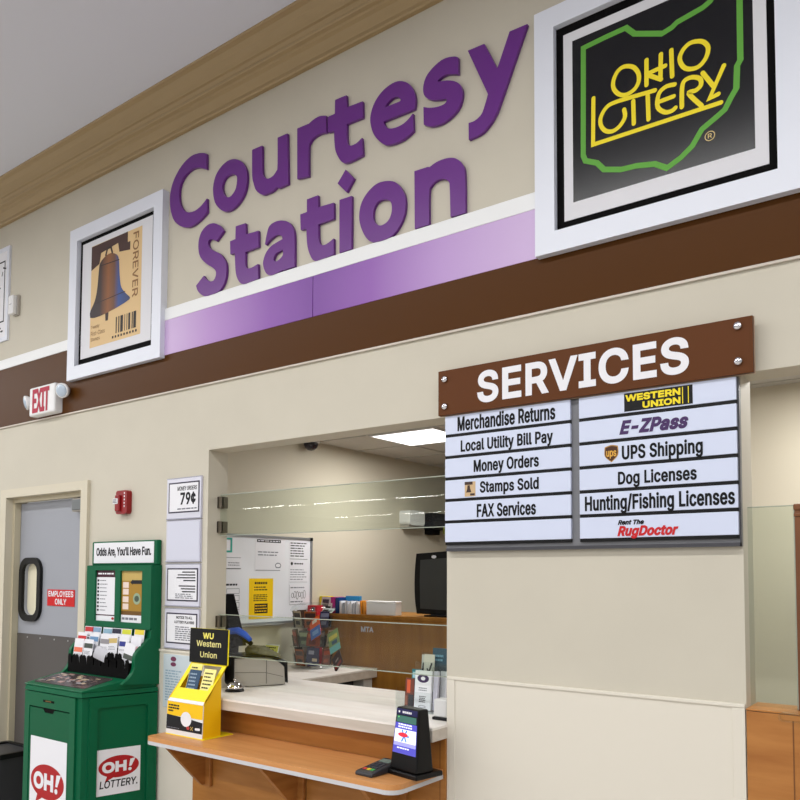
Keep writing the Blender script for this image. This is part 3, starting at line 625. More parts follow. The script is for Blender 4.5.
# ================================================================ NOTICES IN HOLDERS
HOLDER = mat('clear_white_holder', (218, 218, 232), 0.15, 0.6)
spec = [(1.932, 2.17, 'topmost', 'price notice reading MONEY ORDERS 79¢'), (1.688, 1.928, 'second from the top', None), (1.438, 1.68, 'third from the top', 'ragged lines of small print'), (1.198, 1.427, 'lowest', 'bold NOTICE TO ALL LOTTERY PLAYERS')]
for i, (z0, z1, pos, cont) in enumerate(spec):
    b = B().m(HOLDER).box(-3.793, -3.483, -0.008, 0, z0, z1, 0.002)
    b.m(mat('holder_lip', (168, 168, 184), 0.2, 0.6)).box(-3.793, -3.483, -0.0115, -0.0082, z0, z0+0.006).box(-3.489, -3.483, -0.0105, -0.0082, z0, z1).box(-3.793, -3.483, -0.0102, -0.0082, z1-0.004, z1)
    hl = ['clear sign holder topmost in the column, holding the 79¢ notice', 'clear sign holder second from top in the column, holding only a blank sheet', 'clear sign holder third from top, holding a notice of small print', 'clear sign holder lowest in the column, holding the lottery players notice'][i]
    h = solo('sign_holder', b, hl, 'sign holder', 'column of sign holders by the counter')
    if i == 1:
        b = B().m(mat('blank_sheet', (212, 214, 230), 0.4)).box(-3.778, -3.498, -0.0102, -0.0085, z0+0.012, z1-0.012); setp(obj('blank_sheet', b, h), 'blank pale sheet')
        continue
    p0, p1 = (z0+0.037, z1-0.026) if i == 0 else (z0+0.03, z1-0.026)
    t = thing('notice', (-3.638, -0.009, p0), ['notice reading MONEY ORDERS 79¢ with dark border, top of the column', 'notice with dark border and ragged lines of small print', 'notice headed NOTICE TO ALL LOTTERY PLAYERS with dark border'][max(0, i-1)], 'notice', 'notices in the sign holders')
    f = wallf(-0.0085)
    b = B().m(pm(58, 52, 70)).fbox(f, -3.775, -3.503, p0, p1, 0, 0.001).m(PAPER).rect(f, -3.766, -3.512, p0+0.008, p1-0.008, 0.0016)
    obj('sheet', b, t, normals=False)
    rr = random.Random(20+i); H = p1-p0
    if i == 0:
        text('MONEY ORDERS', f, -3.696, -3.523, p0+H*0.72, p0+H*0.86, INK, t, 0.0022, 0.015, 0.15)
        text('79¢', f, -3.668, -3.533, p0+H*0.26, p0+H*0.66, INK, t, 0.0022, 0.03, name='price')
        b = B().m(GREYINK); bars(b, f, -3.693, -3.523, p0+H*0.16, p0+H*0.09, 1, 0.0022, 0.6, 0, rr); obj('small_print', b, t, normals=False)
    elif i == 2:
        b = B().m(INK)
        for k, (a, e) in enumerate(((-3.638, -3.528), (-3.678, -3.523), (-3.688, -3.523), (-3.628, -3.523), (-3.668, -3.523), (-3.648, -3.523), (-3.638, -3.523))):
            z = p0+H*(0.88-0.085*k-(0.08 if k > 3 else 0)); b.stroke(f, [(a, z), (e, z)], 0.0065, 0.0022, cap=False)
        b.m(GREYINK); bars(b, f, -3.698, -3.523, p0+H*0.24, p0+H*0.07, 3, 0.0022, 0.5, 0.2, rr); obj('small_print', b, t, normals=False)
    else:
        text('NOTICE TO ALL\nLOTTERY PLAYERS', f, -3.700, -3.528, p0+H*0.66, p0+H*0.9, INK, t, 0.0022, 0.03, align='CENTER')
        b = B().m(GREYINK); bars(b, f, -3.693, -3.528, p0+H*0.58, p0+H*0.1, 7, 0.0022, 0.5, 0.3, rr); obj('small_print', b, t, normals=False)
b = B().m(mat('pale_blue_sheet', (206, 218, 226), 0.4)).box(-3.79, -3.49, -0.012, -0.0085, 0.865, 1.165, 0.001)
f = wallf(-0.012); rr = random.Random(9)
b.m(pm(150, 176, 196)); bars(b, f, -3.77, -3.6, 1.08, 0.9, 12, 0.0008, 0.5, 0.35, rr)
b.m(pm(120, 60, 90)).poly(f, ellipse(-3.7, 1.14, 0.025, 0.014, 14), 0.0008).poly(f, ellipse(-3.7, 1.11, 0.025, 0.012, 14), 0.0008)
solo('notice', b, 'pale blue printed sheet on the lower wall behind the yellow display', 'notice')

# ================================================================ SERVICES SIGN
t = thing('services_sign', (-1.24, -0.02, 1.745), 'hanging brown SERVICES board over two columns of white service strips', 'sign')
b = B().m(GREYBACK).box(-1.85, -0.655, -0.022, 0, 1.722, 2.304, 0.002).m(mat('sign_rail', (66, 66, 72), 0.4)).box(-1.85, -0.655, -0.026, -0.0222, 1.722, 1.735).box(-0.659, -0.655, -0.026, -0.0222, 1.722, 2.304); obj('backing', b, t)
b = B().m(SIGNBROWN).box(-1.874, -0.601, -0.052, -0.034, 2.306, 2.5, 0.0015).m(pm(196, 172, 150)).box(-1.874, -0.599, -0.0335, -0.031, 2.304, 2.502)
hd = obj('header_board', b, t)
text('SERVICES', wallf(-0.0525), -1.677, -0.812, 2.335, 2.47, PAPER, hd, 0.001, 0.026, spacing=1.06)
for x, z in ((-1.839, 2.461), (-1.839, 2.343), (-0.648, 2.471), (-0.648, 2.349)):
    b = B().m(CHROME).lathe((x, -0.0525, z), [(0.014, 0), (0.014, 0.006), (0.011, 0.01), (0.001, 0.011)], 20, Vector((0, -1, 0))).cyl((x, -0.034, z), (x, -0.001, z), 0.008, n=12); setp(obj('standoff_bolt', b, t), 'round steel bolt')
DINK = mat('sign_lettering', (14, 14, 18), 0.5, 0.2)
rowz = [2.303-0.0925*k for k in range(7)]
fs = wallf(-0.036)
slats = {}
for ci, (x0, x1) in enumerate(((-1.849, -1.27), (-1.234, -0.661))):
    for k in range(6):
        b = B().m(SLAT).box(x0, x1, -0.036, -0.0225, rowz[k+1]+0.013, rowz[k], 0.0015)
        b.m(BLACK).box(x0, x1, -0.032, -0.0225, rowz[k+1]+0.0005, rowz[k+1]+0.0128)
        slats[ci, k] = obj('service_strip', b, t)
TX = [((0, 0), 'Merchandise Returns', -1.785, -1.332, 2.232, 2.303-0.008), ((0, 1), 'Local Utility Bill Pay', -1.769, -1.343, 2.13, 2.193), ((0, 2), 'Money Orders', -1.705, -1.404, 2.039, 2.103),
      ((0, 3), 'Stamps Sold', -1.675, -1.405, 1.951, 2.011), ((0, 4), 'FAX Services', -1.69, -1.418, 1.861, 1.918), ((1, 2), 'UPS Shipping', -1.065, -0.774, 2.036, 2.103),
      ((1, 3), 'Dog Licenses', -1.081, -0.796, 1.945, 2.007), ((1, 4), 'Hunting/Fishing Licenses', -1.212, -0.671, 1.85, 1.923)]
for k, s, u0, u1, v0, v1 in TX: text(s, fs, u0, u1, v0, v1, DINK, slats[k], 0.0012, 0.026, spacing=1.05)
b = B().m(BLACK).fbox(fs, -1.054, -0.806, 2.228, 2.296, 0, 0.001).m(YELP)
for x in (-0.842, -0.822): b.rect(fs, x, x+0.003, 2.232, 2.292, 0.0014)
lg = setp(obj('logo', b, slats[1, 0]), 'black logo block with yellow letters')
text('WESTERN', fs, -1.049, -0.848, 2.264, 2.290, YELP, slats[1, 0], 0.0016, 0.035); text('UNION', fs, -0.985, -0.848, 2.233, 2.258, YELP, slats[1, 0], 0.0016, 0.035)
text('E-ZPass', fs, -1.073, -0.822, 2.143, 2.196, pm(70, 44, 96), slats[1, 1], 0.0012, 0.04, 0.3, spacing=1.05)
b = B().m(pm(176, 130, 56)).poly(fs, smooth([(-1.131, 2.102, 1), (-1.105, 2.109), (-1.08, 2.104, 1), (-1.08, 2.07), (-1.105, 2.044, 1), (-1.131, 2.068)]), 0.0006).m(pm(74, 40, 18)).poly(fs, smooth([(-1.128, 2.099, 1), (-1.105, 2.105), (-1.083, 2.1, 1), (-1.083, 2.071), (-1.105, 2.048, 1), (-1.128, 2.069)]), 0.001)
setp(obj('logo', b, slats[1, 2], normals=False), 'brown and gold shield logo')
text('ups', fs, -1.125, -1.086, 2.058, 2.088, pm(226, 170, 70), slats[1, 2], 0.0014, 0.02)
text('Rent The', fs, -1.083, -0.985, 1.808, 1.826, DINK, slats[1, 5], 0.0012, 0.04, 0.3, spacing=1.05); text('RugDoctor', fs, -1.085, -0.862, 1.757, 1.804, pm(200, 26, 34), slats[1, 5], 0.0012, 0.04, 0.3, spacing=1.05)
b = B().m(pm(206, 176, 136)).fbox(fs, -1.749, -1.697, 1.951, 2.013, 0, 0.001).m(pm(66, 46, 40)).rect(fs, -1.749, -1.71, 2.0, 2.013, 0.0014).poly(fs, [(-1.742, 1.968), (-1.716, 1.968), (-1.722, 1.985), (-1.724, 1.998), (-1.735, 1.998), (-1.737, 1.982)], 0.0014).rect(fs, -1.722, -1.7, 1.954, 1.963, 0.0014)
setp(obj('logo', b, slats[0, 3], normals=False), 'tiny bell stamp picture')

# ================================================================ LOTTERY STAND (green)
KX0, KX1F, KX1B = -4.52, -3.932, -3.835     # left side, right front corner, right back corner
KY = -0.428
t = thing('lottery_stand', (-4.2, -0.22, 0), 'tall green lottery stand with ticket bins and white stickers with red speech bubbles', 'lottery stand')
def plan(d, zb):   # trapezoid outline of the cabinet, rounded front corners
    pts = [(KX0-0.02-d, -0.02), (KX0-d, KY-d+0.03), (KX0-d+0.03, KY-d), (KX1F+d-0.045, KY-d), (KX1F+d-0.012, KY-d+0.01), (KX1F+d, KY-d+0.042), (KX1B+d, -0.02)]
    return [Vector((x, y, zb)) for x, y in pts]
b = B().m(GREEN).sweep(plan(0, 0.0), plan(0, 0.945))
for v in list(b.bm.verts): pass
body = obj('cabinet', b, t)
# raised rim on the right side round a recessed panel, and round the front door
sd = Vector((KX1B-KX1F, -0.02-(KY+0.042), 0)).normalized()
fside = Fr((KX1F, KY+0.042, 0), sd, (0, 0, 1))
L = math.hypot(KX1B-KX1F, -0.02-(KY+0.042))
b = B().m(GREEN).poly(fside, [(0.0, 0.02), (L, 0.02), (L, 0.944), (0.0, 0.944)], 0.0, 0.014, holes=[rrect(0.045, L-0.055, 0.06, 0.885, 0.02)])
obj('side_rim', b, t)
ffr = wallf(KY)
b = B().m(GREEN).poly(ffr, [(KX0+0.022, 0.02), (KX1F-0.045, 0.02), (KX1F-0.045, 0.944), (KX0+0.022, 0.944)], 0, 0.012, holes=[[(-4.447, 0.05), (-4.029, 0.05), (-4.029, 0.864), (-4.447, 0.864)]])
b.m(BLACKM).rect(ffr, -4.447, -4.029, 0.05, 0.864, 0.0006)
obj('front_rim', b, t)
b = B().m(GREEND).poly(ffr, [(-4.444, 0.054), (-4.032, 0.054), (-4.032, 0.856), (-4.185, 0.856), (-4.200, 0.836), (-4.285, 0.836), (-4.300, 0.856), (-4.444, 0.856)], 0.001, 0.009)
dr = obj('door', b, t)
b = B().m(BLACKM).poly(ffr, [(-4.310, 0.862), (-4.175, 0.862), (-4.200, 0.838), (-4.285, 0.838)], 0.0015, 0.008); setp(obj('finger_notch', b, dr), 'dark finger notch')
b = B().m(BLACKM).fbox(ffr, -4.300, -4.185, 0.896, 0.908, 0.0121, 0.013).m(pm(130, 96, 40)).rect(ffr, -4.275, -4.215, 0.9, 0.905, 0.0135); setp(obj('slot', b, t), 'narrow dark slot')
def ohlogo(fr, cx, cy, rx, ry, parent, n, lot):
    b = B().m(REDP).poly(fr, ellipse(cx, cy, rx, ry), n)
    b.poly(fr, [(cx-rx*0.55, cy-ry*0.7), (cx-rx*0.2, cy-ry*0.9), (cx-rx*0.68, cy-ry*1.3)], n+0.0002)
    lg = obj('logo', b, parent, normals=False)
    text('OH', fr, cx-rx*0.82, cx+rx*0.38, cy-ry*0.5, cy+ry*0.5, PAPER, parent, n+0.0006, 0.04)
    b = B().m(PAPER).poly(fr, [(cx+rx*0.5, cy-ry*0.12), (cx+rx*0.62, cy-ry*0.12), (cx+rx*0.82, cy+ry*0.6), (cx+rx*0.56, cy+ry*0.55)], n+0.0006).poly(fr, ellipse(cx+rx*0.55, cy-ry*0.38, rx*0.09, ry*0.15, 14), n+0.0006)
    obj('exclamation_mark', b, parent, normals=False)
    text('LOTTERY.', fr, *lot, DINK, parent, n+0.0004, 0.015, 0.12)
b = B().m(PAPER).fbox(ffr, -4.425, -4.050, 0.08, 0.695, 0.009, 0.0098)
st = setp(obj('sticker', b, dr), 'tall white sticker with red speech bubble')
t_st = st
ohlogo(ffr, -4.241, 0.455, 0.172, 0.096, st, 0.0102, (-4.385, -4.105, 0.27, 0.325))
# right side sticker sits in the recess
b = B().m(PAPER).fbox(fside, 0.05, 0.29, 0.405, 0.655, 0, 0.0012)
st2 = setp(obj('sticker', b, t), 'square white sticker with red speech bubble')
ohlogo(fside, 0.17, 0.555, 0.112, 0.06, st2, 0.0016, (0.066, 0.276, 0.443, 0.485))
# lid with a sloping display deck
b = B().m(GREEN); b.sweep(plan(0.012, 0.95), plan(0.008, 0.974))
obj('deck', b, t)
b = B().m(GREEN).hexa([Vector(p) for p in ((KX0-0.004, KY-0.004, 0.9742), (KX1F+0.004, KY-0.004, 0.9742), (KX1B, -0.02, 0.9742), (KX0-0.02, -0.02, 0.9742), (KX0-0.004, KY-0.004, 0.984), (KX1F+0.004, KY-0.004, 0.984), (KX1B, -0.02, 1.06), (KX0-0.02, -0.02, 1.06))], 0.008, 3)
setp(obj('sloped_deck', b, t), 'sloping green deck')
fdk = Fr((0, KY-0.004, 0.984), (1, 0, 0), (0, 0.412, 0.076))
b = B().m(pm(74, 66, 66, 0.2)).poly(fdk, rrect(-4.49, -3.965, 0.035, 0.225, 0.02), 0.0, 0.003)
rr = random.Random(5)
for k in range(70):
    x, y = -4.48+0.45*rr.random(), 0.045+0.15*rr.random(); c = rr.choice(((206, 186, 160), (150, 140, 140), (176, 170, 174), (120, 104, 100), (196, 160, 150), (90, 84, 100)))
    b.m(pm(*c, 0.15)).rect(fdk, x, x+0.012+0.04*rr.random(), y, y+0.006+0.022*rr.random(), 0.0034+0.00002*k)
setp(obj('display_window', b, t, normals=False), 'dark display window full of ticket samples')
# upright back, cheeks and header
b = B().m(GREEN)
b.box(KX0-0.005, KX1B, -0.06, -0.004, 0.988, 1.312, 0.004)
obj('back_panel', b, t)
cheek = smooth([(-0.004, 0.988, 1), (-0.004, 1.672, 1), (-0.062, 1.672, 1), (-0.066, 1.3), (-0.09, 1.244), (-0.165, 1.17), (-0.174, 1.09), (-0.2, 1.045), (-0.25, 1.01, 1)])
for x0, x1 in ((-4.505, -4.478), (-3.862, -3.832)):
    b = B().m(GREEN).sweep([Vector((x0, y, z)) for y, z in cheek], [Vector((x1, y, z)) for y, z in cheek]); obj('cheek', b, t)
fh = Fr((0, -0.062, 0), (1, 0, 0), (0, 0.0, 1))
b = B().m(GREEN).poly(fh, rrect(-4.475, -3.833, 1.3, 1.672, 0.012), 0.001, 0.014, holes=[[(-4.392, 1.335), (-4.184, 1.335), (-4.184, 1.642), (-4.392, 1.642)], [(-4.132, 1.335), (-3.919, 1.335), (-3.919, 1.638), (-4.132, 1.638)]])
b.poly(fh, [(-4.475, 1.3), (-3.833, 1.3), (-3.833, 1.672), (-4.475, 1.672)], -0.03, 0.0005)
obj('poster_board', b, t)
rr = random.Random(2)
b = B().m(PAPER).rect(fh, -4.392, -4.184, 1.335, 1.642, 0.002).m(pm(64, 22, 40)).rect(fh, -4.392, -4.184, 1.6, 1.642, 0.0026).rect(fh, -4.392, -4.184, 1.367, 1.374, 0.0026)
b.m(PAPER); bars(b, fh, -4.378, -4.198, 1.628, 1.615, 1, 0.003, 0.7, 0.1, rr)
b.m(INK)
for k in range(9): z = 1.58-k*0.0225; b.rect(fh, -4.383, -4.364, z-0.006, z+0.006, 0.003)
b.m(GREYINK)
for k in range(9): z = 1.58-k*0.0225; bars(b, fh, -4.354, -4.274, z+0.006, z-0.006, 1, 0.003, 0.4, 0.3, rr)
b.m(REDP).poly(fh, ellipse(-4.217, 1.352, 0.014, 0.008, 12), 0.003)
setp(obj('poster', b, t, normals=False), 'white list poster with dark red heading')
b = B().m(pm(196, 168, 96)).rect(fh, -4.132, -3.920, 1.335, 1.638, 0.002).m(pm(168, 128, 40)).rect(fh, -4.132, -3.920, 1.40, 1.58, 0.0024).m(pm(110, 76, 26)).rect(fh, -4.132, -3.920, 1.378, 1.402, 0.0027).m(PAPER).rect(fh, -4.132, -3.920, 1.335, 1.378, 0.0027)
for z in (1.555, 1.515, 1.47, 1.428): b.m(pm(236, 216, 206)).rect(fh, -4.118, -4.061, z-0.017, z+0.017, 0.003)
b.m(INK).poly(fh, [(-4.047, 1.57), (-4.023, 1.556), (-4.023, 1.562), (-3.934, 1.562), (-3.934, 1.584), (-4.023, 1.584), (-4.023, 1.588)], 0.003)
b.m(pm(150, 170, 140)).poly(fh, ellipse(-3.981, 1.475, 0.036, 0.034, 20), 0.003).m(pm(70, 84, 70)).poly(fh, ellipse(-3.981, 1.475, 0.022, 0.018, 20), 0.0034)
b.m(GREYINK); bars(b, fh, -4.123, -3.943, 1.368, 1.345, 1, 0.003, 0.6, 0.2, rr)
setp(obj('poster', b, t, normals=False), 'tan and gold poster with a black arrow')
b = B().m(GREEN).box(-4.5, -3.838, -0.034, -0.002, 1.672, 1.82, 0.008, 3); hp = obj('header', b, t)
b = B().m(PAPER).fbox(wallf(-0.034), -4.475, -3.868, 1.686, 1.811, 0, 0.002); hc = setp(obj('header_card', b, hp), 'white header card')
text("Odds Are, You'll Have Fun.", wallf(-0.0362), -4.447, -3.892, 1.72, 1.782, INK, hc, 0.0006, 0.03)
# ticket bins
b = B().m(BLACKM)
for k, (y0, zt) in enumerate(((-0.19, 1.14), (-0.155, 1.165), (-0.12, 1.19))):
    n = 8; w = (4.476-3.866)/n; pts = [(-4.476, 1.03), (-3.866, 1.03)]
    for i in range(n-1, -1, -1):
        x0 = -4.476+w*i; pts += [(x0+w, zt-0.01), (x0+w*0.86, zt), (x0+w*0.62, zt-0.008), (x0+w*0.55, zt-0.055), (x0+w*0.45, zt-0.055), (x0+w*0.38, zt-0.008), (x0+w*0.14, zt), (x0, zt-0.01)]
    b.poly(wallf(y0), pts, -0.004, 0.0)
    for i in range(n+1): b.box(-4.476+w*i-0.0015, -4.476+w*i+0.0015, y0, y0+0.034, 1.03, zt-0.02)
setp(obj('ticket_bins', b, t), 'black slotted ticket bins')
# betting slips, each standing in a slot
slips = [(-4.417, -0.174, 1.135, 0, ((236, 120, 90), 0.62), 'betting slip with coral band at the left end of the bins'), (-4.315, -0.174, 1.135, 0, ((70, 78, 72), 0.78), 'white betting slip with dark scribble next to the coral one'),
         (-3.930, -0.174, 1.135, 10, ((80, 86, 80), 0.55), 'white betting slip leaning sideways at the right front of the bins'), (-4.441, -0.140, 1.170, 0, ((206, 50, 54), 0.8), 'betting slip with red heading in the second row'),
         (-4.313, -0.140, 1.170, 0, ((110, 150, 190), 0.8), 'white betting slip with blue print in the second row'), (-4.198, -0.140, 1.170, 0, ((150, 146, 150), 0.75), 'plain white betting slip with grey sketch mid bins'),
         (-4.111, -0.140, 1.170, -4, ((206, 180, 110), 0.8), 'white betting slip with tan emblem mid bins'), (-4.009, -0.140, 1.170, 0, ((46, 56, 140), 0.72), 'betting slip with dark blue top half'),
         (-3.905, -0.140, 1.170, 3, ((240, 196, 196), 0.6), 'wide pale pink betting slip at the right end of the bins'), (-4.423, -0.106, 1.205, 0, ((200, 50, 54), 0.9), 'back row betting slip with red top under the list poster'),
         (-4.343, -0.106, 1.205, 0, ((130, 160, 190), 0.9), 'back row betting slip with pale blue print'), (-4.228, -0.106, 1.205, 0, ((140, 176, 196), 0.88), 'back row betting slip with blue emblem under the bar between posters'),
         (-4.137, -0.106, 1.205, 0, ((40, 40, 60), 0.9), 'back row betting slip with dark heading'), (-4.038, -0.106, 1.205, 0, ((214, 216, 60), 0.9), 'back row betting slip with lime yellow heading'),
         (-3.916, -0.106, 1.205, 0, ((232, 210, 70), 0.92), 'back row betting slip with yellow heading at the right end')]
for x, y, z0, tilt, (c, pos), lb in slips:
    a = math.radians(-tilt); back = 0.12
    f = Fr((x, y, z0-0.08), (math.cos(a), 0, math.sin(a)), (-math.sin(a), back, math.cos(a)))
    b = B().m(PAPER).fbox(f, -0.048, 0.048, 0.0, 0.175, -0.001, 0.0, 0)
    b.m(pm(*c)).rect(f, -0.044, 0.044, 0.175*pos-0.014, 0.175*pos+0.014, 0.0006)
    b.m(GREYINK); bars(b, f, -0.038, 0.038, 0.175*pos-0.03, 0.085, 3, 0.0006, 0.35, 0.3, rr)
    solo('betting_slip', b, lb, 'betting slip', 'betting slips in the green stand', flat=True)
b = B().m(PAPER); N = 9
for i in range(N):
    a0, a1 = -0.5+1.5*i/N, -0.5+1.5*(i+1)/N
    p = lambda a, s: Vector((-4.1+0.055*s+0.02*a, -0.225-0.03*math.cos(a*1.1)+0.03, 1.15+0.05*math.sin(a)-0.012*s))
    b.face([p(a0, -1), p(a0, 1), p(a1, 1), p(a1, -1)])
me_extra = b
bmesh.ops.solidify(b.bm, geom=b.bm.faces[:], thickness=0.001)
solo('betting_slip', b, 'white slip curled over in the middle of the black bins', 'betting slip', 'betting slips in the green stand')

# ================================================================ TRASH CAN at the far left
t = thing('trash_can', (-5.27, -0.16, 0), 'dark bin standing left of the green lottery stand', 'trash can')
b = B().m(DARKG).hexa([Vector(p) for p in ((-5.41, -0.28, 0), (-5.1, -0.28, 0), (-5.1, -0.05, 0), (-5.41, -0.05, 0), (-5.45, -0.3, 0.455), (-5.06, -0.3, 0.455), (-5.06, -0.04, 0.455), (-5.45, -0.04, 0.455))], 0.015); obj('body', b, t)
b = B().m(BLACK).poly(Fr((0, 0, 0.455), (1, 0, 0), (0, 1, 0)), rrect(-5.46, -5.05, -0.31, -0.03, 0.03), -0.02, 0.012, holes=[rrect(-5.43, -5.08, -0.28, -0.06, 0.02)]); obj('rim', b, t)

# ================================================================ COUNTER AND SHELF
b = B().m(WOODH).box(-3.505, -1.855, -0.02, -0.0005, 0.0, 0.926, 0.001)
b.m(mat('panel_seam', (120, 74, 34), 0.5)).box(-2.66, -2.657, -0.0206, -0.0199, 0.0, 0.76).box(-1.885, -1.882, -0.0206, -0.0199, 0, 0.926)
solo('counter_front', b, 'wood veneer panel below the white counter', 'panel')
t = thing('service_counter', (-2.65, 0.26, 0.925), 'white laminate service counter in the wall opening', 'counter')
ct = Fr((0, 0, 0.925), (1, 0, 0), (0, 1, 0))
b = B().m(COUNTER).poly(ct, [(-3.435, 0.001), (-3.435, -0.125), (-1.852, -0.125), (-1.852, -0.01), (-1.866, -0.01), (-1.866, 0.65), (-3.435, 0.65)][::-1], 0.05, 0.06)
obj('counter_top', b, t)
b = B().m(CEDGE).poly(ct, [(-3.434, 0.001), (-3.434, -0.126), (-1.851, -0.126), (-1.851, -0.01), (-1.867, -0.01), (-1.867, 0.649), (-3.434, 0.649)][::-1], 0.003, 0.0495); obj('counter_edge', b, t)
t = thing('writing_shelf', (-2.7, -0.2, 0.5), 'low wood-topped customer shelf with grey edge on wooden brackets', 'shelf')
out = [(-3.452, -0.022), (-3.452, -0.34), (-3.44, -0.36), (-3.42, -0.366)] + [(-1.926+0.06*math.sin(a), -0.306-0.06*math.cos(a)) for a in [PI/2*k/6 for k in range(7)]] + [(-1.866, -0.022)]
sh = Fr((0, 0, 0), (1, 0, 0), (0, 1, 0))
b = B().m(WOODTOP).poly(sh, out, 0.7752, 0.797); obj('shelf_top', b, t)
b = B().m(EDGE).poly(sh, out, 0.757, 0.775); setp(obj('edge_band', b, t), 'light grey edge')
for x in (-3.39, -2.71, -2.1):
    b = B().m(WOOD).sweep([Vector((x-0.012, y, z)) for y, z in ((-0.025, 0.756), (-0.29, 0.756), (-0.29, 0.735), (-0.06, 0.5), (-0.025, 0.5))], [Vector((x+0.012, y, z)) for y, z in ((-0.025, 0.756), (-0.29, 0.756), (-0.29, 0.735), (-0.06, 0.5), (-0.025, 0.5))])
    b.box(x-0.014, x+0.05, -0.04, -0.0215, 0.49, 0.7565, 0.003); obj('bracket', b, t)

# ================================================================ YELLOW BROCHURE DISPLAY
t = thing('brochure_display', (-3.28, -0.16, 0.797), 'yellow brochure display with black header card on the wooden shelf', 'display')
X0, X1 = -3.424, -3.142
b = B().m(YEL)
side = [(-0.262, 0.8), (-0.255, 0.965), (-0.243, 0.988), (-0.105, 1.15), (-0.1, 1.15), (-0.1, 1.16), (-0.096, 1.16), (-0.142, 1.09), (-0.142, 0.8)]
for x in (X0, X1-0.004): b.m(YELD).sweep([Vector((x, y, z)) for y, z in side], [Vector((x+0.004, y, z)) for y, z in side])
b.m(YELD).box(X0+0.004, X1-0.004, -0.144, -0.14, 0.8, 1.09); b.m(YEL).box(X0-0.002, X1+0.014, -0.263, -0.07, 0.797, 0.801)
obj('body', b, t)
fr_ = Fr((X0, -0.262, 0.8), (1, 0, 0), (0, 0.0424, 1)); W = X1-X0
b = B().m(WHITEP).fbox(fr_, -0.002, W+0.002, 0.0, 0.165, -0.003, 0.0)
b.m(YELD).rect(fr_, 0, W, 0.095, 0.165, 0.0006)
b.m(INK).poly(fr_, [(0, 0.025), (W, 0.025), (W, 0.08), (W*0.6, 0.09), (0, 0.098)], 0.001)
b.m(PAPER).poly(fr_, ellipse(W*0.55, 0.085, 0.042, 0.037), 0.0014)
b.m(pm(190, 60, 60)).poly(fr_, ellipse(W*0.62, 0.044, 0.012, 0.009, 14), 0.0018).m(pm(200, 170, 90)).stroke(fr_, [(W*0.69, 0.036), (W*0.75, 0.052)], 0.004, 0.0018).stroke(fr_, [(W*0.69, 0.052), (W*0.75, 0.036)], 0.004, 0.0018)
b.m(PAPER).stroke(fr_, [(W*0.83, 0.045), (W*0.93, 0.046)], 0.012, 0.0018)
b.m(GREYINK); bars(b, fr_, W*0.03, W*0.4, 0.037, 0.031, 1, 0.0018, 0.6, 0.1, rr)
b.m(INK)
for k, e in enumerate((0.34, 0.36, 0.18)): bars(b, fr_, W*0.04, W*e, 0.152-0.014*k, 0.141-0.014*k, 1, 0.0014, 0.75, 0, rr)
setp(obj('front_card', b, t, normals=False), 'printed yellow and black front')
slope = Fr((X0, -0.255, 0.966), (1, 0, 0), (0, 0.15, 0.186)); SL = math.hypot(0.15, 0.186)
b = B().m(WHITEP).fbox(slope, 0, W, 0.0, 0.018, -0.002, 0.001)
b.m(YEL).poly(slope, [(0, 0.0185), (W, 0.0185), (W, SL), (0, SL)], -0.002, 0.001, holes=[[(0.03, 0.082), (W-0.03, 0.082), (W-0.03, SL-0.012), (0.03, SL-0.012)]])
b.fbox(slope, 0, W, 0.0185, 0.08, -0.004, 0.0012)
obj('sloped_top', b, t)
fb = Fr((X0-0.01, -0.112, 1.152), (1, 0, 0), (0, 0.03, 1))
b = B().m(YEL).fbox(fb, 0.0, 0.305, -0.0, 0.182, -0.004, -0.0005).m(BLACK).fbox(fb, 0.0, 0.3, 0.0, 0.181, 0, 0.002); hc = setp(obj('header_card', b, t), 'black header card')
text('WU', fb, 0.105, 0.19, 0.128, 0.16, pm(244, 232, 110), hc, 0.0026, 0.03); text('Western\nUnion', fb, 0.055, 0.25, 0.03, 0.118, pm(240, 230, 150), hc, 0.0026, 0.01, align='CENTER', name='lettering')
for k, (x, z, col, lb) in enumerate(((-3.325, 1.005, (250, 236, 130), 'pale yellow leaflet at the back left of the yellow display'), (-3.312, 0.975, (44, 74, 104), 'dark blue leaflet in the left pocket of the yellow display'), (-3.205, 0.985, (250, 238, 150), 'pale yellow leaflet in the right pocket of the yellow display'))):
    f = Fr((x, -0.206+0.012*(k == 0)-0.007*(k == 1), z), (1, 0, 0), (0, 0.32, 1))
    b = B().m(pm(*col)).fbox(f, -0.045, 0.045, 0.0, 0.155, -0.004, 0)
    b.m(INK if k != 1 else pm(150, 170, 190)); bars(b, f, -0.035, 0.035, 0.142, 0.03, 6, 0.0006, 0.4, 0.3, rr)
    solo('leaflet', b, lb, 'leaflet', 'leaflets in the yellow display', flat=True)

# ================================================================ TICKET TERMINAL AND CARD READER
ang = -0.21
tf = Fr((-2.009, -0.221, 0.797), (math.cos(ang), math.sin(ang), 0), (0, 0, 1))   # u along the front, n toward the customer
t = thing('ticket_terminal', (-1.93, -0.1, 0.797), 'black standing ticket checker with lit purple screen on the shelf', 'terminal')
def TP(u, d, z): return tf.o + tf.u*u - tf.n*d + Vector((0, 0, z))
b = B().m(BLACK).hexa([TP(-0.004, 0, 0), TP(0.174, 0, 0), TP(0.174, 0.15, 0), TP(-0.004, 0.15, 0), TP(-0.004, 0.0, 0.022), TP(0.174, 0, 0.022), TP(0.174, 0.15, 0.022), TP(-0.004, 0.15, 0.022)], 0.006); obj('base', b, t)
b = B().m(BLACK).hexa([TP(0.0, 0.008, 0.022), TP(0.165, 0.008, 0.022), TP(0.165, 0.105, 0.022), TP(0.0, 0.105, 0.022), TP(0.018, 0.03, 0.276), TP(0.156, 0.03, 0.276), TP(0.156, 0.085, 0.276), TP(0.018, 0.085, 0.276)], 0.008, 3); obj('body', b, t)
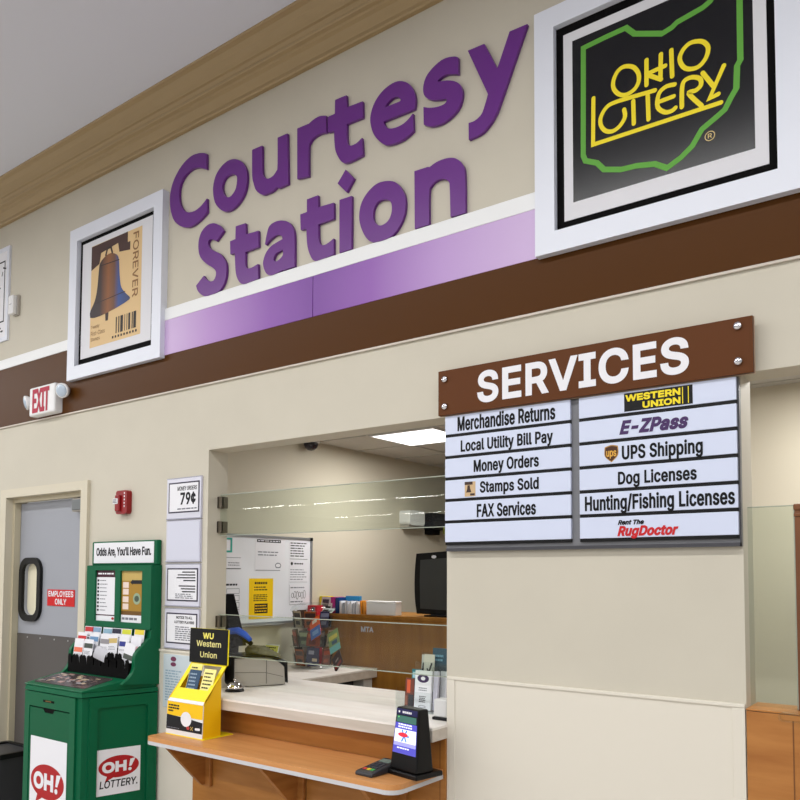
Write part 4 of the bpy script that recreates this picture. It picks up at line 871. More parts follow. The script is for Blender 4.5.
pa, pb, pc = TP(0.012, 0.0075, 0.03), TP(0.136, 0.0075, 0.03), TP(0.03, 0.0295, 0.273)
tfa = Fr(TP(0.0, 0.0072, 0.022), tf.u, (pc-pa) - tf.u*(pc-pa).dot(tf.u))
def tq(u0, u1, v0, v1):   # follows the taper of the face
    U = lambda u: (u-0.012)*1.23+0.006
    u0, u1 = U(u0), U(u1)
    g = lambda v: 0.018*v/0.266
    h = lambda v: 0.01*v/0.266
    return [(u0+g(v0), v0), (u1-h(v0), v0), (u1-h(v1), v1), (u0+g(v1), v1)]
b = B().m(pm(30, 30, 84)).poly(tfa, tq(0.012, 0.136, 0.226, 0.25), 0.0008).m(PAPER); bars(b, tfa, 0.06, 0.115, 0.243, 0.231, 1, 0.0014, 0.7, 0, rr)
b.poly(tfa, ellipse(0.04, 0.237, 0.005, 0.005, 10), 0.0014)
setp(obj('brand_strip', b, t, normals=False), 'dark blue strip with white print')
b = B().m(mat('lcd', (60, 108, 98), 0.2, 0.5, emit=0.25)).poly(tfa, tq(0.018, 0.132, 0.195, 0.222), 0.0008).m(mat('lcd_text', (110, 220, 90), 0.4, emit=0.4)).rect(tfa, 0.036, 0.042, 0.213, 0.218, 0.0014); setp(obj('status_display', b, t, normals=False), 'small green display')
SCR = lambda n, c, e=0.55: mat(n, c, 0.25, 0.4, emit=e)
b = B().m(SCR('screen_violet', (76, 74, 178))).poly(tfa, tq(0.014, 0.136, 0.07, 0.193), 0.0008).m(SCR('screen_white', (224, 226, 246))).poly(tfa, tq(0.016, 0.134, 0.115, 0.168), 0.0012)
b.m(SCR('screen_lilac', (150, 150, 226))).poly(tfa, tq(0.016, 0.134, 0.1, 0.115), 0.0012)
b.m(SCR('screen_blue', (46, 120, 190)))
for k in range(6):
    a = PI*k/3; b.stroke(tfa, [(0.08, 0.142), (0.08+0.026*math.cos(a), 0.142+0.024*math.sin(a))], 0.007, 0.0016)
b.m(SCR('screen_red', (206, 40, 60))).poly(tfa, ellipse(0.072, 0.146, 0.03, 0.009, 18), 0.002)
b.m(SCR('screen_white', (224, 226, 246))); bars(b, tfa, 0.04, 0.125, 0.192, 0.172, 2, 0.0014, 0.6, 0.1, rr); bars(b, tfa, 0.04, 0.12, 0.096, 0.088, 1, 0.0014, 0.7, 0.1, rr)
setp(obj('screen', b, t, normals=False), 'lit purple screen with a burst logo')
# card reader
rd = Fr((-2.06, -0.312, 0.797), Vector((-2.001+2.096, -0.324+0.317, 0)), (-0.06, 0.18, 0.0))
t = thing('card_reader', (-2.07, -0.23, 0.797), 'small black card reader lying on the shelf left of the terminal', 'card reader')
def RP(u, v, h): return rd(u, v, h)
b = B().m(DARKG).hexa([RP(-0.049, -0.01, 0), RP(0.049, -0.01, 0), RP(0.044, 0.175, 0), RP(-0.044, 0.175, 0), RP(-0.048, -0.007, 0.018), RP(0.048, -0.007, 0.018), RP(0.042, 0.17, 0.042), RP(-0.042, 0.17, 0.042)], 0.007, 3); obj('body', b, t)
fk = Fr(RP(0, 0, 0.0178), rd.u, RP(0, 0.165, 0.042)-RP(0, 0.003, 0.018))
b = B().m(mat('reader_screen', (120, 140, 134), 0.15, 0.5)).fbox(fk, -0.028, 0.03, 0.118, 0.15, 0.0005, 0.002); obj('display', b, t)
b = B()
for r_i in range(4):
    for c_i in range(3):
        col = [(60, 62, 70)]*3 if r_i else [(206, 60, 50), (230, 200, 60), (70, 170, 90)]
        b.m(pm(*col[c_i])).fbox(fk, -0.03+0.021*c_i, -0.014+0.021*c_i, 0.02+0.023*r_i, 0.036+0.023*r_i, 0.0005, 0.003)
obj('keypad', b, t)

# ================================================================ GLASS OVER THE COUNTER
JX = -3.44
def pane(name, loc, lb, z0, z1, clips):
    t = thing(name, loc, lb, 'glass screen', 'glass screens over the counter')
    b = B().m(GLASS).box(JX+0.012, -1.866, 0.078, 0.086, z0, z1); obj('pane', b, t)
    b = B().m(GLASSE).box(JX+0.012, -1.866, 0.0775, 0.0865, z1-0.0035, z1+0.0005).box(JX+0.012, -1.866, 0.0775, 0.0865, z0-0.0005, z0+0.003); obj('polished_edge', b, t)
    for z in clips:
        b = B().m(CLIPM).box(JX, JX+0.03, 0.066, 0.0775, z, z+0.064, 0.002).box(JX, JX+0.03, 0.0868, 0.118, z, z+0.064, 0.002).box(JX, JX+0.0115, 0.066, 0.118, z, z+0.064); setp(obj('clip', b, t), 'square dark metal clip')
pane('glass_screen', (-2.65, 0.082, 1.83), 'upper clear glass screen across the counter opening', 1.835, 2.066, (1.852, 1.99))
pane('glass_screen', (-2.65, 0.082, 1.17), 'lower clear glass screen just above the counter top', 1.17, 1.399, (1.326,))

# ================================================================ OFFICE FURNITURE
LX = -3.95
t = thing('return_counter', (-3.64, 1.03, 0), 'white laminate worktop running back along the office wall', 'counter')
f = Fr((0, 0, 0.925), (1, 0, 0), (0, 1, 0))
b = B().m(COUNTER).fbox(f, LX+0.002, -3.343, 0.652, 1.398, 0.05, 0.06); obj('counter_top', b, t)
b = B().m(CEDGE).fbox(f, LX+0.003, -3.344, 0.6525, 1.3975, 0.0, 0.0498); obj('counter_edge', b, t)
b = B().m(LGREY).box(LX+0.01, -3.38, 1.3, 1.39, 0, 0.9245, 0.002).box(LX+0.01, -3.42, 0.66, 0.72, 0, 0.9245, 0.002); obj('side_panel', b, t)
b = B().m(DARKG).box(LX+0.02, -3.46, 0.9, 1.29, 0.05, 0.9, 0.004); setp(obj('drawer_unit', b, t), 'dark drawer unit underneath')
t = thing('wood_hutch', (-2.4, 1.6, 0), 'brown wood hutch behind the counter with three small pale letters', 'hutch')
b = B().m(WOODD).box(LX+0.004, -1.36, 1.402, 1.9, 0, 1.32, 0.001); obj('front_panel', b, t)
b = B().m(WOODD).box(LX+0.002, -1.35, 1.394, 1.91, 1.3205, 1.344, 0.002); obj('top_board', b, t)
text('MTA', wallf(1.402), -3.49, -3.38, 1.225, 1.262, pm(206, 204, 220), t, 0.0012, 0.03)

# things lined up on the hutch
def upright(name, x0, x1, y0, y1, z1, m, lb, cat, z0=1.3442, group='papers and folders on the hutch', extra=None):
    b = B().m(m).box(x0, x1, y0, y1, z0, z1, 0.002)
    if extra: extra(b)
    return solo(name, b, lb, cat, group)
upright('yellow_folder', -3.945, -3.86, 1.47, 1.53, 1.463, mat('yellow_folder', (244, 226, 30), 0.5), 'bright yellow folder standing on the hutch beside the whiteboard', 'folder')
upright('magenta_folder', -3.79, -3.75, 1.42, 1.52, 1.46, mat('magenta_folder', (186, 32, 130), 0.5), 'magenta folder standing upright left of the blue binder', 'folder')
b = B().m(mat('navy_cover', (20, 60, 120), 0.45)).box(-3.746, -3.715, 1.42, 1.53, 1.3442, 1.458, 0.003).m(mat('blue_cover', (40, 140, 200), 0.45)).box(-3.714, -3.585, 1.495, 1.525, 1.3442, 1.468, 0.003)
solo('blue_binder', b, 'blue open binder standing behind the white papers on the hutch', 'binder', 'papers and folders on the hutch')
def pages(x0, x1, y0, y1, z1, lb, tones):
    b = B(); n = len(tones); w = (x1-x0)/n
    for i, c in enumerate(tones): b.m(pm(*c)).box(x0+w*i, x0+w*(i+1)-0.001, y0+0.006*(i % 2), y1, 1.3442, z1-0.006*((i*3) % 4), 0.0)
    solo('paper_stack', b, lb, 'papers', 'papers and folders on the hutch')
pages(-3.705, -3.615, 1.42, 1.49, 1.434, 'upright stack of white papers right of the navy cover', [(238, 238, 242), (200, 200, 208), (170, 172, 180), (238, 238, 242), (196, 196, 204), (236, 236, 240)])
pages(-3.608, -3.525, 1.42, 1.49, 1.434, 'second upright stack of white papers, against the orange folder', [(240, 240, 244), (186, 188, 196), (206, 206, 214), (168, 170, 180), (226, 226, 232), (236, 236, 240)])
for k, (x, c, lb) in enumerate(((-3.518, (232, 150, 40), 'orange folder leaning beside the white papers'), (-3.498, (196, 130, 50), 'tan envelope wedged between orange folder and white box'))):
    b = B().m(pm(*c)).hexa([Vector(p) for p in ((x+0.01, 1.42, 1.3442), (x+0.022, 1.42, 1.3442), (x+0.022, 1.5, 1.3442), (x+0.01, 1.5, 1.3442), (x, 1.42, 1.44-0.01*k), (x+0.008, 1.42, 1.44-0.01*k), (x+0.008, 1.5, 1.44-0.01*k), (x, 1.5, 1.44-0.01*k))])
    solo('folder', b, lb, 'folder', 'papers and folders on the hutch')
t = thing('white_box', (-3.36, 1.55, 1.344), 'white lidded box at the right end of the papers on the hutch', 'box', 'papers and folders on the hutch')
b = B().m(WHITEP).box(-3.46, -3.205, 1.42, 1.49, 1.3442, 1.428, 0.004); obj('body', b, t)
b = B().m(mat('white_lid', (246, 246, 248), 0.4)).box(-3.463, -3.202, 1.417, 1.494, 1.4282, 1.44, 0.004); obj('lid', b, t)

# monitor
t = thing('monitor', (-2.85, 1.55, 1.344), 'black flat monitor standing on the wood hutch beside the sign wall', 'monitor')
b = B().m(BLACK)
pr = [(-3.085, 1.36), (-3.1, 1.45), (-3.105, 1.56), (-3.1, 1.68), (-3.09, 1.765), (-2.62, 1.79), (-2.62, 1.355)]
b.poly(wallf(1.5), smooth([p if i not in (0, 4, 5, 6) else p+(1,) for i, p in enumerate(pr)]), -0.05, 0.0); obj('housing', b, t)
b = B().m(mat('monitor_panel', (58, 60, 60), 0.3, 0.5)).poly(wallf(1.5), [(-3.055, 1.395), (-3.06, 1.58), (-3.055, 1.722), (-2.66, 1.745), (-2.66, 1.385)], 0.0005, 0.003); setp(obj('screen', b, t), 'dark grey panel')
b = B().m(PAPER).poly(wallf(1.5), ellipse(-2.945, 1.742, 0.018, 0.011, 14), 0.0005, 0.0045); obj('badge', b, t)
b = B().m(BLACK).box(-2.9, -2.8, 1.53, 1.57, 1.355, 1.5).box(-3.0, -2.7, 1.46, 1.66, 1.3442, 1.356, 0.004); obj('stand', b, t)

# whiteboard on the office wall
wl = Fr((LX, 0, 0), (0, 1, 0), (0, 0, 1))
a0, a1, z0, z1 = 0.26, 1.375, 1.281, 1.886
t = thing('whiteboard', (LX+0.01, 0.8, z0), 'whiteboard with grey metal rim covered in posted sheets', 'whiteboard')
b = B().m(mat('whiteboard_face', (240, 242, 248), 0.25, 0.5)).fbox(wl, a0+0.01, a1-0.01, z0+0.01, z1-0.01, 0.0005, 0.012); obj('board', b, t)
b = B().m(mat('alu_rim', (178, 180, 184), 0.35, 0.5, metal=0.7)).poly(wl, [(a0, z0), (a1, z0), (a1, z1), (a0, z1)], 0.0005, 0.02, holes=[[(a0+0.016, z0+0.016), (a1-0.016, z0+0.016), (a1-0.016, z1-0.016), (a0+0.016, z1-0.016)]]); obj('rim', b, t)
for a, z in ((a1, z1), (a1, z0)):
    b = B().m(BLACK).fbox(wl, a-0.024, a+0.003, z-0.02 if z == z1 else z-0.003, z+0.003 if z == z1 else z+0.02, 0.0005, 0.023, 0.003); obj('corner_cap', b, t)
b = B().m(STEEL).fbox(wl, a0+0.2, a1-0.3, z0-0.008, z0+0.001, 0.003, 0.05, 0.003); obj('marker_tray', b, t)
wb = Fr((LX+0.012, 0.004, 0.013), (0, 1, 0), (0, 0, 1))
def dep(px_y): return px_y
def sheet(y0, y1, s0, s1, lb, m=PAPER, draw=None, cat='sheet'):
    b = B().m(m).fbox(wb, y0, y1, s0, s1, 0.0, 0.0012)
    if draw: draw(b)
    return solo('posted_sheet' if cat == 'sheet' else 'notice', b, lb, cat, 'sheets on the whiteboard', flat=True)
rs = random.Random(31)
R_ = lambda b, a, c, d, e, m: b.m(m).rect(wb, a, c, d, e, 0.0016)
def d1(b):
    R_(b, 0.83, 1.055, 1.826, 1.846, INK); b.m(PAPER); bars(b, wb, 0.84, 1.045, 1.842, 1.83, 1, 0.002, 0.5, 0, rs)
    b.m(GREYINK); bars(b, wb, 0.84, 1.04, 1.77, 1.73, 2, 0.0016, 0.35, 0.3, rs); b.m(GREYINK).stroke(wb, ellipse(1.03, 1.67, 0.026, 0.016, 14), 0.006, 0.0016, closed=True).stroke(wb, [(1.01, 1.655), (1.05, 1.655)], 0.006, 0.0016); R_(b, 0.82, 1.05, 1.634, 1.638, GREYINK)
sheet(0.815, 1.095, 1.632, 1.852, 'white form with dark heading bar at top centre of the whiteboard', draw=d1)
def d2(b):
    b.m(INK); bars(b, wb, 1.15, 1.33, 1.84, 1.73, 6, 0.0016, 0.38, 0.35, rs); R_(b, 1.145, 1.325, 1.716, 1.719, INK); b.m(INK).poly(wb, ellipse(1.165, 1.685, 0.012, 0.012, 12), 0.0016)
    bars(b, wb, 1.19, 1.29, 1.695, 1.675, 1, 0.0016, 0.5, 0.1, rs); b.m(GREYINK); bars(b, wb, 1.15, 1.32, 1.65, 1.565, 5, 0.0016, 0.3, 0.3, rs); R_(b, 1.145, 1.325, 1.553, 1.555, GREYINK)
sheet(1.14, 1.345, 1.552, 1.855, 'tall white sheet with dense black print at upper right of the whiteboard', draw=d2)
def d3(b):
    R_(b, 1.144, 1.146, 1.395, 1.535, GREYINK); R_(b, 1.144, 1.32, 1.393, 1.396, GREYINK)
    b.m(INK)
    for k in range(6): b.stroke(wb, ellipse(1.175+0.024*k, 1.46+0.006*(k % 2), 0.011, 0.017+0.006*(k % 3), 10), 0.003, 0.0016, closed=True)
    b.m(GREYINK); bars(b, wb, 1.155, 1.31, 1.525, 1.505, 1, 0.0016, 0.4, 0.3, rs); bars(b, wb, 1.155, 1.31, 1.425, 1.405, 1, 0.0016, 0.4, 0.3, rs)
sheet(1.14, 1.345, 1.392, 1.54, 'white sheet with large loopy handwriting at lower right of the whiteboard', draw=d3)
def d4(b):
    b.m(INK); bars(b, wb, 0.815, 0.93, 1.558, 1.54, 1, 0.0016, 0.8, 0, rs); bars(b, wb, 0.81, 0.935, 1.53, 1.495, 2, 0.0016, 0.45, 0.15, rs); bars(b, wb, 0.805, 0.935, 1.475, 1.425, 4, 0.0016, 0.5, 0.15, rs)
    R_(b, 0.815, 0.935, 1.345, 1.41, INK); b.m(YELD); bars(b, wb, 0.82, 0.93, 1.405, 1.35, 3, 0.002, 0.4, 0.1, rs)
sheet(0.765, 0.985, 1.308, 1.58, 'bright yellow notice with black block print on the whiteboard', mat('yellow_notice', (250, 206, 10), 0.5), d4, cat='notice')
def d5(b):
    R_(b, 0.53, 0.69, 1.715, 1.718, GREYINK); b.m(GREYINK); bars(b, wb, 0.58, 0.68, 1.69, 1.66, 2, 0.0016, 0.4, 0.2, rs); R_(b, 0.53, 0.69, 1.642, 1.647, INK)
sheet(0.52, 0.695, 1.64, 1.745, 'small white form between dark rules at left of the whiteboard', draw=d5)
def d6(b):
    b.m(INK); bars(b, wb, 0.54, 0.67, 1.55, 1.53, 1, 0.0016, 0.6, 0.1, rs); b.m(GREYINK)
    for k in range(4): zz = 1.515-0.045*k; b.poly(wb, [(0.57, zz-0.035), (0.68, zz-0.035), (0.68, zz), (0.57, zz)], 0.0016, holes=[[(0.573, zz-0.032), (0.677, zz-0.032), (0.677, zz-0.003), (0.573, zz-0.003)]])
    bars(b, wb, 0.54, 0.68, 1.345, 1.325, 1, 0.0016, 0.4, 0.2, rs)
sheet(0.53, 0.695, 1.315, 1.57, 'white sheet with boxed grid partly behind the black scanner post', draw=d6)
b = B().m(mat('teal_frame', (60, 170, 156), 0.5)).poly(wb, [(0.46, 1.75), (0.612, 1.75), (0.612, 1.845), (0.46, 1.845)], 0, 0.003, holes=[[(0.472, 1.762), (0.598, 1.762), (0.598, 1.833), (0.472, 1.833)]]).m(PAPER).fbox(wb, 0.47, 0.6, 1.76, 1.835, 0, 0.001)
solo('posted_sheet', b, 'small sheet in a teal border at top left of the whiteboard', 'sheet', 'sheets on the whiteboard')

# wall boxes
t = thing('wall_dispenser', (LX+0.05, 2.43, 2.04), 'white rounded dispenser on the office wall below the ceiling', 'dispenser')
b = B().m(WHITEP).poly(wl, rrect(2.46, 2.68, 2.04, 2.165, 0.03), 0.0005, 0.11); obj('cover', b, t)
b = B().m(GREYP).fbox(wl, 2.47, 2.67, 2.02, 2.0395, 0.0005, 0.09, 0.004); obj('tray', b, t)
t = thing('wall_device', (LX+0.05, 2.75, 1.96), 'black boxy device on the office wall right of the white dispenser', 'device')
b = B().m(BLACK).fbox(wl, 2.82, 3.1, 2.02, 2.165, 0.0005, 0.1, 0.006); obj('body', b, t)
b = B().m(BLACKM).fbox(wl, 2.83, 2.96, 1.975, 2.0195, 0.0005, 0.08, 0.004); obj('bracket', b, t)
b = B().m(pm(150, 160, 60)).fbox(wl, 2.98, 3.08, 1.985, 2.05, 0.1, 0.104); obj('label_plate', b, t)
t = thing('dome_camera', (-3.88, 1.3, 2.52), 'small dark dome camera hanging at the office ceiling corner', 'camera')
b = B().m(WHITEP).lathe((-3.885, 1.3, 2.6), [(0.062, 0), (0.062, -0.022), (0.056, -0.03)], 28); obj('mount', b, t)
b = B().m(mat('camera_dome', (28, 20, 34), 0.1, 0.6)).lathe((-3.885, 1.3, 2.57), [(0.054, 0), (0.052, -0.015), (0.042, -0.035), (0.024, -0.05), (0.001, -0.055)], 28); obj('dome', b, t)

# ================================================================ ON THE COUNTER
# service bell
t = thing('service_bell', (-3.295, 0.085, 0.985), 'small chrome call bell on the counter in front of the grey printer', 'bell')
b = B().m(BLACK).lathe((-3.295, 0.085, 0.985), [(0.05, 0), (0.052, 0.004), (0.046, 0.012), (0.03, 0.013)], 28); obj('base', b, t)
b = B().m(CHROME).lathe((-3.295, 0.085, 0.998), [(0.044, 0), (0.043, 0.012), (0.034, 0.028), (0.016, 0.037), (0.001, 0.039)], 28); obj('dome', b, t)
b = B().m(CHROME).cyl((-3.295, 0.085, 1.036), (-3.295, 0.085, 1.05), 0.004).lathe((-3.295, 0.085, 1.048), [(0.009, 0), (0.009, 0.003), (0.001, 0.006)], 16); obj('plunger', b, t)
# printer: a grey case with rounded fall to the right, long side toward the customer
t = thing('office_printer', (-3.2, 0.28, 0.985), 'grey desktop printer with black trim on the counter behind glass', 'printer')
pu = Vector((0.148, 0.268, 0)); fp = Fr((-3.394, 0.16, 0), pu, (0, 0, 1)); PL = pu.length
case = smooth([(0.006, 0.988, 1), (0.006, 1.148, 1), (PL*0.55, 1.146), (PL*0.8, 1.128), (PL-0.012, 1.09, 1), (PL-0.006, 0.992, 1)])
b = B().m(GREYP).poly(fp, case, -0.2, 0.0)
b.m(mat('printer_seam', (104, 100, 96), 0.5)).stroke(fp, [(0.01, 1.07), (PL*0.6, 1.062), (PL-0.02, 1.035)], 0.003, 0.0006).stroke(fp, [(PL*0.62, 1.0), (PL*0.62, 1.135)], 0.004, 0.0007)
obj('case', b, t)
band = smooth([(0.0, 0.986, 1), (0.0, 1.16, 1), (PL*0.5, 1.162), (PL*0.8, 1.15), (PL+0.004, 1.12, 1), (PL+0.008, 1.0, 1), (PL, 1.0, 1), (PL-0.01, 1.092, 1), (PL*0.8, 1.132), (PL*0.55, 1.15), (0.004, 1.152, 1), (0.004, 0.986, 1)])
b = B().m(BLACK).poly(fp, band, -0.21, 0.01); setp(obj('trim', b, t), 'black trim band')
# crumpled bundle on the printer
b = B(); rb = random.Random(4)
b.m(mat('grey_green_cloth', (134, 128, 108), 0.8, 0.2, noise=0.35, nscale=30))
def bundle(cx, cy, cz, L_, H_, D_):
    n, m_ = 22, 14; rows = []
    for i in range(n+1):
        s = i/n; rows.append([])
        for k in range(m_):
            a = 2*PI*k/m_; r = (math.sin(PI*min(1, s*1.02+0.0))**0.6 if 0 < s < 1 else 0.02)*(1-0.55*s)
            j = 1+0.22*math.sin(7*a+9*s)+0.12*rb.random()
            rows[-1].append(b.bm.verts.new((cx+L_*(s-0.5), cy+D_*r*j*math.cos(a), max(1.1635, cz+0.03*(0.5-s)+H_*r*j*math.sin(a)))))
    for A, C in zip(rows, rows[1:]):
        for k in range(m_):
            f = b.bm.faces.new((A[k], A[(k+1) % m_], C[(k+1) % m_], C[k])); f.smooth = True
    b.bm.faces.new(rows[0][::-1]); b.bm.faces.new(rows[-1])
bundle(-3.33, 0.33, 1.172, 0.3, 0.042, 0.06)
solo('cloth_bundle', b, 'crumpled grey-green bundle lying on top of the grey printer', 'bundle')
# scanner on a tapered black post
t = thing('barcode_scanner', (-3.66, 0.3, 0.985), 'black scanner post with blue curved head behind the glass', 'scanner')
b = B().m(BLACKM).sweep([Vector(p) for p in ((-3.635, 0.28, 1.503), (-3.605, 0.28, 1.503), (-3.6, 0.34, 1.503), (-3.63, 0.34, 1.503))], [Vector(p) for p in ((-3.66, 0.25, 1.2), (-3.52, 0.25, 1.2), (-3.52, 0.37, 1.2), (-3.66, 0.37, 1.2))])
b.sweep([Vector(p) for p in ((-3.68, 0.25, 1.2), (-3.585, 0.25, 1.2), (-3.585, 0.37, 1.2), (-3.68, 0.37, 1.2))], [Vector(p) for p in ((-3.74, 0.2, 0.986), (-3.63, 0.2, 0.986), (-3.63, 0.4, 0.986), (-3.74, 0.4, 0.986))]); obj('post', b, t)
hp_ = [(-3.585, 0.25, 1.258), (-3.525, 0.25, 1.288), (-3.46, 0.25, 1.296), (-3.4, 0.25, 1.275), (-3.355, 0.25, 1.248)]
b = B().m(mat('blue_plastic', (24, 90, 220), 0.35, 0.45)).tube(hp_, 0.02, 12, [0.018, 0.022, 0.022, 0.019, 0.012]); setp(obj('head_shell', b, t), 'bright blue curved shell')
b = B().m(BLACKM).tube([(p[0], p[1]+0.006, p[2]-0.022) for p in hp_], 0.02, 12, [0.03, 0.024, 0.019, 0.018, 0.013]).tube([(-3.56, 0.256, 1.255), (-3.53, 0.256, 1.225), (-3.505, 0.256, 1.195)], 0.03, 12, [0.03, 0.032, 0.016]); obj('head_body', b, t)
# yellow price card leaning
f = Fr((-3.66, 0.66, 0.985), (1, 0, 0), (0, 0.3, 1))
b = B().m(pm(238, 236, 120)).fbox(f, -0.055, 0.06, 0.1, 0.192, -0.002, 0.0).m(WHITEP).fbox(f, -0.058, 0.063, 0.0, 0.2, -0.006, -0.0021).m(INK); bars(b, f, -0.04, 0.045, 0.185, 0.14, 3, 0.0006, 0.5, 0.3, rb)
solo('price_card', b, 'pale yellow printed card standing behind the grey printer', 'card', flat=True)

# gift card carousel on the return counter
RX, RY, RZ = -3.72, 1.16, 0.9855
t = thing('card_carousel', (RX, RY, RZ), 'clear plastic carousel crammed with colourful cards by the hutch', 'rack')
b = B().m(ACRY).lathe((RX, RY, RZ), [(0.14, 0), (0.145, 0.006), (0.14, 0.016), (0.02, 0.018)], 32); obj('base', b, t)
b = B().m(DARKG).cyl((RX, RY, RZ+0.016), (RX, RY, RZ+0.41), 0.012); obj('post', b, t)
b = B().m(ACRY)
for z in (0.14, 0.27):
    b.lathe((RX, RY, RZ+z), [(0.03, 0), (0.155, 0.001), (0.155, 0.005), (0.03, 0.006)], 28)
b.lathe((RX, RY, RZ+0.38), [(0.05, 0), (0.15, 0.002), (0.158, 0.012), (0.14, 0.04), (0.09, 0.06), (0.03, 0.064)], 32)
obj('tier', b, t)
rc = random.Random(8)
for lv, z in enumerate((0.02, 0.145, 0.275)):
    for k in range(8):
        a = 2*PI*k/8+0.3*lv; d = Vector((math.cos(a), math.sin(a), 0)); u = Vector((-math.sin(a), math.cos(a), 0))
        f = Fr(Vector((RX, RY, RZ+z))+d*0.112, u, d*0.18+Vector((0, 0, 1)))
        b = B().m(ACRY).fbox(f, -0.043, 0.043, 0.0, 0.08, 0.012, 0.014).fbox(f, -0.043, -0.0415, 0, 0.08, -0.02, 0.012).fbox(f, 0.0415, 0.043, 0, 0.08, -0.02, 0.012); obj('pocket', b, t)
names = [('brown and red', (120, 52, 34), (170, 70, 40)), ('dark blue', (40, 44, 84), (120, 124, 150)), ('black and tan', (46, 40, 38), (170, 140, 100)), ('grey and green', (88, 92, 84), (140, 150, 120)), ('dark red', (100, 30, 34), (190, 120, 90)),
         ('cream and black', (176, 160, 136), (50, 44, 44)), ('charcoal', (56, 52, 52), (110, 100, 92)), ('olive', (84, 82, 62), (150, 146, 120)), ('rust orange', (150, 80, 40), (60, 40, 36)), ('deep brown', (74, 50, 40), (150, 110, 80))]
tiern = ['bottom', 'middle', 'top']
for lv, z in enumerate((0.022, 0.147, 0.277)):
    for k in range(8):
        a = 2*PI*k/8+0.3*lv
        if math.sin(a) > 0.45: continue
        d = Vector((math.cos(a), math.sin(a), 0)); u = Vector((-math.sin(a), math.cos(a), 0))
        f = Fr(Vector((RX, RY, RZ+z))+d*0.116, u, d*0.18+Vector((0, 0, 1)))
        nm, c1_, c2_ = names[(lv*5+k*3) % len(names)]
        b = B().m(pm(*c1_, 0.3)).fbox(f, -0.038, 0.038, 0.0, 0.112, -0.002, 0.002).m(pm(*c2_, 0.3)).rect(f, -0.034, 0.034, 0.07, 0.1, 0.0026).rect(f, -0.025, 0.02, 0.02, 0.045, 0.0026)
        side = 'facing left' if math.cos(a) < -0.5 else ('facing right' if math.cos(a) > 0.5 else 'facing the shop')
        solo('gift_card', b, '%s card %s in the %s tier of the clear carousel' % (nm, side, tiern[lv]), 'card', 'cards in the carousel', flat=True)
# larger hanging packs on its right side
def pack(c, w, h, lean, tip, parts, lb, yaw=0.0):
    u = Vector((math.cos(yaw)*math.cos(tip), math.sin(yaw), -math.sin(tip))); v = Vector((math.sin(tip), lean, math.cos(tip)))
    f = Fr(c, u, v); b = B()
    b.m(pm(*parts[0][0], 0.3)).fbox(f, -w/2, w/2, -h/2, h/2, -0.003, 0.0)
    for i, (col, u0, u1, v0, v1) in enumerate(parts[1:]): b.m(pm(*col, 0.3)).rect(f, -w/2+w*u0, -w/2+w*u1, -h/2+h*v0, -h/2+h*v1, 0.0006+0.0003*i)
    return solo('hanging_card', b, lb, 'card', 'packs hanging on the carousel', flat=True)
pack((-3.59, 1.04, 1.268), 0.1, 0.15, 0.35, -0.5, [((220, 92, 44),), ((66, 110, 190), 0, 1, 0.0, 0.52), ((236, 226, 216), 0.3, 0.75, 0.72, 0.88), ((120, 160, 216), 0.2, 0.8, 0.15, 0.36)], 'orange and blue card sticking out at the carousel top')
pack((-3.44, 1.06, 1.185), 0.1, 0.15, 0.3, -0.5, [((126, 150, 96),), ((110, 176, 180), 0, 1, 0.0, 0.3), ((208, 196, 90), 0.1, 0.9, 0.6, 0.8), ((60, 90, 120), 0.3, 0.8, 0.35, 0.52)], 'green and teal card sticking out at the carousel right')
pack((-3.6, 1.035, 1.195), 0.12, 0.1, 0.1, 0.0, [((132, 58, 34),), ((176, 96, 54), 0.1, 0.9, 0.55, 0.8), ((90, 36, 30), 0.2, 0.7, 0.1, 0.4)], 'rust brown card facing out in the middle of the carousel')
pack((-3.6, 1.03, 1.085), 0.11, 0.1, 0.15, 0.0, [((50, 52, 84),), ((150, 150, 170), 0.15, 0.6, 0.55, 0.8), ((196, 176, 150), 0.5, 0.9, 0.1, 0.3)], 'navy card facing out low on the carousel')
pack((-3.47, 1.13, 1.05), 0.1, 0.14, 0.6, -0.9, [((44, 32, 34),), ((150, 50, 44), 0.1, 0.9, 0.1, 0.3), ((190, 180, 170), 0.3, 0.7, 0.5, 0.6)], 'dark card drooping outward low at the carousel right')
# red box and card in front of the hutch, resting behind the carousel on the hutch top
b = B().m(mat('red_card_box', (206, 30, 46), 0.4)).box(-3.925, -3.835, 1.322, 1.388, 0.9855, 1.4, 0.003)
solo('red_box', b, 'tall bright red box standing behind the card carousel', 'box')
f = Fr((-3.83, 1.408, 1.3442), (1, -0.05, 0), (0, 0.2, 1))
b = B().m(pm(210, 200, 206)).fbox(f, -0.055, 0.055, 0.0, 0.118, -0.003, 0.0).m(pm(70, 56, 70)).rect(f, -0.045, 0.02, 0.05, 0.1, 0.0006).m(pm(200, 120, 160)).rect(f, -0.05, 0.05, 0.012, 0.03, 0.0006).m(INK).rect(f, -0.01, 0.045, 0.036, 0.05, 0.0009)
solo('photo_card', b, 'grey and pink picture card propped between red box and magenta folder', 'card', flat=True)
f = Fr((-3.78, 1.372, 1.338), (1, 0, 0), (0, 0.5, 0.35))
b = B().m(pm(196, 206, 204)).fbox(f, -0.06, 0.05, 0.0, 0.05, 0.012, 0.015).m(INK).rect(f, -0.05, 0.0, 0.01, 0.035, 0.0156).m(pm(120, 140, 140)).rect(f, 0.0, 0.04, 0.01, 0.03, 0.0156)
solo('flat_card', b, 'pale printed card lying over the front edge of the hutch top', 'card', flat=True)

